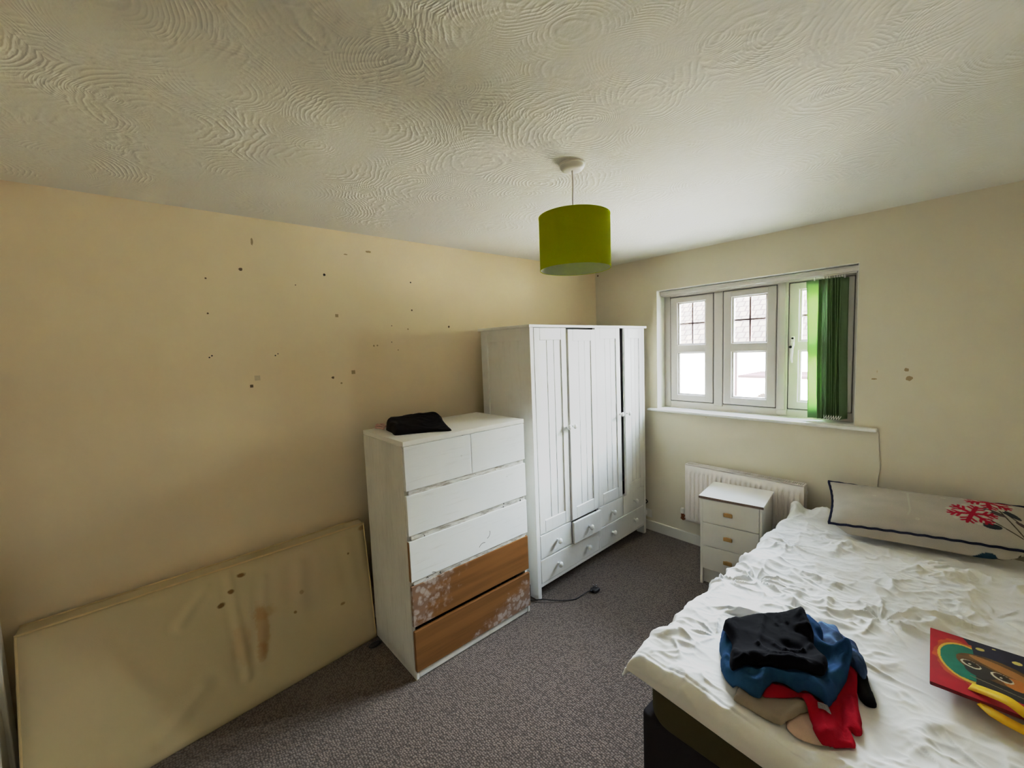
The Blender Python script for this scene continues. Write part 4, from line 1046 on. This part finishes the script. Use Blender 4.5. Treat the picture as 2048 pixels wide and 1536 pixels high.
# folded twice: lower fold longer, upper fold thicker with a raised far edge
folded('folded_trousers', 'black trousers folded flat on top of the chest of drawers', 'clothing',
       [(0.290, -2.290), (0.262, -2.268), (0.215, -2.225), (0.190, -2.165), (0.225, -2.105), (0.245, -2.04), (0.250, -1.98), (0.300, -1.955), (0.360, -1.965), (0.430, -2.000), (0.520, -2.030), (0.605, -2.060), (0.612, -2.085), (0.565, -2.150), (0.520, -2.240), (0.492, -2.318), (0.462, -2.325), (0.400, -2.308), (0.345, -2.302)],
       TZ, 0.040, M_trouser, 2.0, 0.020, tilt=lambda a, b: 1.15-0.9*sm(0.36, 0.60, a)+0.35*math.exp(-((a-.27)/.05)**2))
pk = MB()
for (pts) in ([(0.275, -2.292, .012), (0.235, -2.30, .020), (0.20, -2.312, .012), (0.185, -2.300, .008)], [(0.27, -2.286, .018), (0.225, -2.292, .012), (0.195, -2.298, .022), (0.178, -2.30, .010)], [(0.255, -2.275, .014), (0.22, -2.278, .024), (0.188, -2.290, .014)], [(0.29, -2.303, .008), (0.25, -2.312, .010), (0.22, -2.32, .008)]):
    pk.tube(spline([(x, y, TZ+z) for (x, y, z) in pts], 8), 0.0050, 8)
tag(pk.build('pink_cord', M_pink, smooth=True), 'twisted pale pink cord poking out beside the folded black trousers', 'cord')

# ------------------------------------------------------------------ cable and plug on the carpet, socket, wall cable, dark scrap
cb = thing('power_cable', 'black power cable with a plug lying on the carpet before the wardrobe', 'cable', (0.80, -1.12, 0))
pth = [(0.45, -1.512, .004), (0.52, -1.500, .004), (0.575, -1.497, .006), (0.640, -1.445, .016), (0.700, -1.385, .010), (0.748, -1.319, .005), (0.772, -1.275, .005), (0.776, -1.215, .008), (0.782, -1.165, .012), (0.795, -1.138, .016)]
MB().tube(spline([(x-0.80, y+1.12, z) for (x, y, z) in pth], 9), 0.0036, 8).build('flex', M_blackpl, cb, smooth=True)
pg = MB(); pg.box((-0.022, -0.020, 0.003), (0.026, 0.032, 0.024), 0.006, 2); pg.tube([(-0.006, -0.02, 0.014), (-0.005, -0.034, 0.015)], [0.008, 0.005], 10)
o = pg.build('plug', M_blackpl, cb, smooth='auto')
pn = MB()
for (x, y, w) in ((-0.012, 0.006, .004), (0.014, 0.006, .004), (0.001, 0.022, .004)): pn.box((x-w, y-0.003, 0.022), (x+w, y+0.003, 0.042))
pn.build('prong', M_metal, o)

so = thing('wall_socket', 'white double wall socket low on the wall beside the wardrobe', 'socket', (0.50, 0, 0.115))
B((-0.075, -0.010, -0.0), (0.072, -0.0005, 0.072), 0.004, 2).build('face_plate', M_plastic, so)
ad = thing('plug_adapter', 'white plug with a black cable in the wall socket by the wardrobe', 'plug', (0.515, 0, 0.115))
B((-0.022, -0.060, 0.018), (0.016, -0.0105, 0.062), 0.005, 2).build('adapter_body', M_plastic, ad)
MB().tube(spline([(-0.004, -0.04, 0.060), (-0.006, -0.042, 0.085), (0.012, -0.030, 0.125), (0.022, -0.02, 0.145), (-0.03, -0.015, 0.16), (-0.12, -0.012, 0.12)], 8), 0.0042, 8).build('flex', M_blackpl, ad, smooth=True)
wc = MB().tube(spline([(2.074, -0.003, 1.078), (2.077, -0.003, 1.02), (2.082, -0.003, 0.93), (2.086, -0.003, 0.86), (2.079, -0.003, 0.78), (2.078, -0.003, 0.70), (2.076, -0.003, 0.52), (2.076, -0.003, 0.2), (2.076, -0.0032, 0.093)], 8), 0.0026, 8).build('aerial_cable', M_wallB, smooth=True)
tag(wc, 'cream painted cable running down the wall from the window sill end', 'cable')
sc = MB(); sc.lathe([(0.004, 0.002), (0.022, 0.002), (0.026, 0.010), (0.016, 0.020), (0.003, 0.022)], (0, 0, 0), 14)
for v_ in sc.bm.verts: v_.co.y *= 1.5; v_.co.x *= 0.8; v_.co.z += 0.004*noise.noise(v_.co*60) if v_.co.z > 0.004 else 0
scrap = sc.build('black_scrap', M_blackpl, smooth=True); scrap.location = (0.262, -2.425, 0.0)
tag(scrap, 'small black scrap on the carpet between the leaning mattress and chest', 'scrap')

# ------------------------------------------------------------------ pendant lamp
LXc, LYc = 1.391, -1.938
la = thing('pendant_lamp', 'lime green drum shade hanging from the ceiling on a white cord', 'lamp', (LXc, LYc, H))
MB().lathe([(0.004, -0.026), (0.030, -0.027), (0.040, -0.023), (0.047, -0.014), (0.048, -0.008), (0.052, -0.007), (0.052, -0.0005)], (0, 0, 0), 40).build('ceiling_rose', M_plastic, la, smooth='auto')
sh_tilt = Matrix.Translation((0.003, 0, -0.155)) @ Matrix.Rotation(R(0), 4, 'X') @ Matrix.Translation((-0.003, 0, 0.155))
MB().tube(spline([(0, 0, -0.026), (0.0005, 0.001, -0.08), (-0.001, -0.001, -0.15), (0.002, 0, -0.23), (0.003, 0, -0.27)], 8), 0.0032, 10).build('cord', M_plastic, la, smooth=True)
ZT, ZB, RS = -0.203, -0.408, 0.1405
shd = MB(); shd.lathe([(RS, ZT), (RS, ZB), (RS-0.0015, ZB), (RS-0.0015, ZT)], (0.003, 0, 0), 72, 'Z', closed=True)
shd.lathe([(RS+0.0008, ZT+.001), (RS+0.0008, ZT-0.004), (RS-0.001, ZT-0.004), (RS-0.001, ZT+.001)], (0.003, 0, 0), 72, 'Z', closed=True)
shd.lathe([(RS+0.0008, ZB+0.004), (RS+0.0008, ZB-.001), (RS-0.001, ZB-.001), (RS-0.001, ZB+0.004)], (0.003, 0, 0), 72, 'Z', closed=True)
shd.xform(sh_tilt); shd.build('shade', M_shade, la, smooth='auto')
si = MB(); si.lathe([(RS-0.0018, ZT-.001), (RS-0.0018, ZB+.0005), (RS-0.0026, ZB+.0005), (RS-0.0026, ZT-.001)], (0.003, 0, 0), 72, 'Z', closed=True); si.xform(sh_tilt); si.build('shade_lining', M_shadein, la, smooth='auto')
sp = MB()
for k in range(3):
    a = 2*PI*k/3+0.4; sp.tube([(0.003+0.02*math.cos(a), 0.02*math.sin(a), -0.285), (0.003+0.08*math.cos(a), 0.08*math.sin(a), -0.285), (0.003+(RS-0.004)*math.cos(a), (RS-0.004)*math.sin(a), ZT-0.003)], 0.002, 8)
sp.lathe([(0.018, -0.287), (0.023, -0.287), (0.023, -0.283), (0.018, -0.283)], (0.003, 0, 0), 24, 'Z', closed=True)
sp.build('shade_carrier', M_plastic, la, smooth='auto')
MB().lathe([(0.006, -0.262), (0.014, -0.265), (0.0165, -0.275), (0.0165, -0.345), (0.013, -0.352), (0.013, -0.356)], (0.003, 0, 0), 24).build('lamp_holder', M_plastic, la, smooth='auto')

# ------------------------------------------------------------------ the street outside
M_render = plain('cream_render', lin(232, 222, 206), 0.9, 0.1, nscale=3)
def tiles():
    m = N('clay_roof_tiles')
    b = m.n('ShaderNodeTexBrick'); b.inputs['Scale'].default_value = 1.0
    b.inputs['Brick Width'].default_value = 0.26; b.inputs['Row Height'].default_value = 0.30; b.inputs['Mortar Size'].default_value = 0.022
    b.inputs['Color1'].default_value = lin(62, 56, 50); b.inputs['Color2'].default_value = lin(70, 62, 54); b.inputs['Mortar'].default_value = lin(50, 40, 36)
    m.l(m.obj(), b.inputs['Vector'])
    return m.bsdf(b.outputs[0], 0.9, 0.1)
M_tiles = tiles()
M_brick = plain('red_brick', lin(62, 44, 44), 0.9, 0.1, nscale=8, namp=0.2)
M_fence = plain('brown_boards', lin(58, 46, 36), 0.9, 0.1, nscale=6, namp=0.25)
M_ground = plain('pale_paving', lin(176, 168, 156), 0.95, 0.1, nscale=1)
gr = B((-30, 0.6, -2.8), (30, 40, -2.7)).build('ground', M_ground, kind='structure')
ho = thing('house', 'pale rendered house with tiled roof seen through the window', 'house', (-4.0, 12.0, -2.7))
B((-7.0, 0, 0), (7.5, 7.0, 4.35)).build('wall', M_render, ho)
rf_ = MB(); rf_.box((-7.4, -0.35, -0.06), (7.9, 5.6, 0.0))
rf_ = rf_.build('roof', M_tiles, ho); rf_.location = (0, 0.0, 4.42); rf_.rotation_euler = (R(40), 0, 0)
MB().tube([(-7.4, -0.42, 4.14), (7.9, -0.42, 4.14)], 0.06, 10).build('gutter', M_brick, ho)
MB().tube([(0.70, -0.10, 4.1), (0.70, -0.10, 0.0)], 0.045, 10).build('downpipe', M_brick, ho)
ga = thing('garage', 'low white garage with flat roof edge and brown slatted boards outside', 'garage', (-0.5, 10.0, -2.7))
B((-1.92, 0, 0), (3.0, 1.8, 3.24)).build('wall', M_render, ga)
B((-1.98, -0.06, 3.24), (3.05, 1.85, 3.31)).build('roof', M_brick, ga)
sl = MB()
for k in range(9): sl.box((-1.55+k*0.055, -0.03, 1.9), (-1.505+k*0.055, -0.005, 2.60+0.20*math.sin(PI*(k+.5)/9)))
sl.build('slatted_boards', M_fence, ga)

# ------------------------------------------------------------------ light
w = bpy.data.worlds.new('sky'); bpy.context.scene.world = w; w.use_nodes = True
nt = w.node_tree; nt.nodes.clear()
out = nt.nodes.new('ShaderNodeOutputWorld'); bg = nt.nodes.new('ShaderNodeBackground')
tc = nt.nodes.new('ShaderNodeTexCoord'); sx = nt.nodes.new('ShaderNodeSeparateXYZ'); cr = nt.nodes.new('ShaderNodeValToRGB')
nt.links.new(tc.outputs['Generated'], sx.inputs[0]); nt.links.new(sx.outputs[2], cr.inputs[0])
cr.color_ramp.elements[0].position = 0.10; cr.color_ramp.elements[0].color = (0.22, 0.225, 0.23, 1)
cr.color_ramp.elements[1].position = 0.42; cr.color_ramp.elements[1].color = (0.84, 0.93, 1.0, 1)
e3 = cr.color_ramp.elements.new(0.95); e3.color = (0.45, 0.62, 0.95, 1)
nt.links.new(cr.outputs[0], bg.inputs[0]); bg.inputs[1].default_value = 21.0
nt.links.new(bg.outputs[0], out.inputs[0])
sl_ = bpy.data.lights.new('sun', 'SUN'); sl_.energy = 14.0; sl_.angle = R(0.6); sl_.color = (1.0, 0.93, 0.82)
so_ = bpy.data.objects.new('sun', sl_); COL.objects.link(so_); so_.rotation_euler = (R(42), 0, R(-25))
pl = bpy.data.lights.new('window_portal', 'AREA'); pl.shape = 'RECTANGLE'; pl.size = WX2-WX1; pl.size_y = WZ2-WZ1; pl.cycles.is_portal = True
po = bpy.data.objects.new('window_portal', pl); COL.objects.link(po); po.location = ((WX1+WX2)/2, 0.24, (WZ1+WZ2)/2); po.rotation_euler = (R(-90), 0, 0)

# ------------------------------------------------------------------ camera
fpx, yaw, pitch, roll = 836.41157, 0.85877, -0.08472, -0.03815
cam = bpy.data.cameras.new('camera'); co = bpy.data.objects.new('camera', cam); COL.objects.link(co)
cam.sensor_fit = 'HORIZONTAL'; cam.sensor_width = 36.0; cam.lens = fpx/2048*36.0; cam.clip_start = 0.02; cam.clip_end = 200
cy, sy, cp, sp_, c_r, s_r = math.cos(yaw), math.sin(yaw), math.cos(pitch), math.sin(pitch), math.cos(roll), math.sin(roll)
fw = Vector((-sy*cp, cy*cp, sp_)); rt = Vector((cy, sy, 0)); up = rt.cross(fw)
r2 = rt*c_r+up*s_r; u2 = -rt*s_r+up*c_r
co.matrix_world = Matrix(((r2.x, u2.x, -fw.x, 2.51381), (r2.y, u2.y, -fw.y, -3.2636), (r2.z, u2.z, -fw.z, 1.65891), (0, 0, 0, 1)))
scn = bpy.context.scene; scn.camera = co
scn.view_settings.view_transform = 'Standard'; scn.view_settings.look = 'None'
scn.view_settings.exposure = 0.0; scn.cycles.film_exposure = 9.9; scn.view_settings.gamma = 1.0
scn.view_settings.use_curve_mapping = True
cmv = scn.view_settings.curve_mapping; cmv.use_clip = False; cmv.extend = 'EXTRAPOLATED'
cv = cmv.curves[3]
cv.points[0].location = (0, 0); cv.points[1].location = (8.0, 1.06)
for (x, y) in ((0.12, 0.115), (0.30, 0.325), (0.55, 0.53), (1.0, 0.67), (2.2, 0.86)): cv.points.new(x, y)
for p_ in cv.points: p_.handle_type = 'AUTO_CLAMPED'
cmv.update()
scn.cycles.max_bounces = 9; scn.cycles.diffuse_bounces = 7; scn.cycles.glossy_bounces = 3; scn.cycles.transparent_max_bounces = 10
scn.cycles.use_adaptive_sampling = True; scn.cycles.adaptive_threshold = 0.03; scn.cycles.adaptive_min_samples = 32
scn.cycles.sample_clamp_indirect = 8.0; scn.cycles.use_denoising = True
scn.cycles.caustics_reflective = False; scn.cycles.caustics_refractive = False
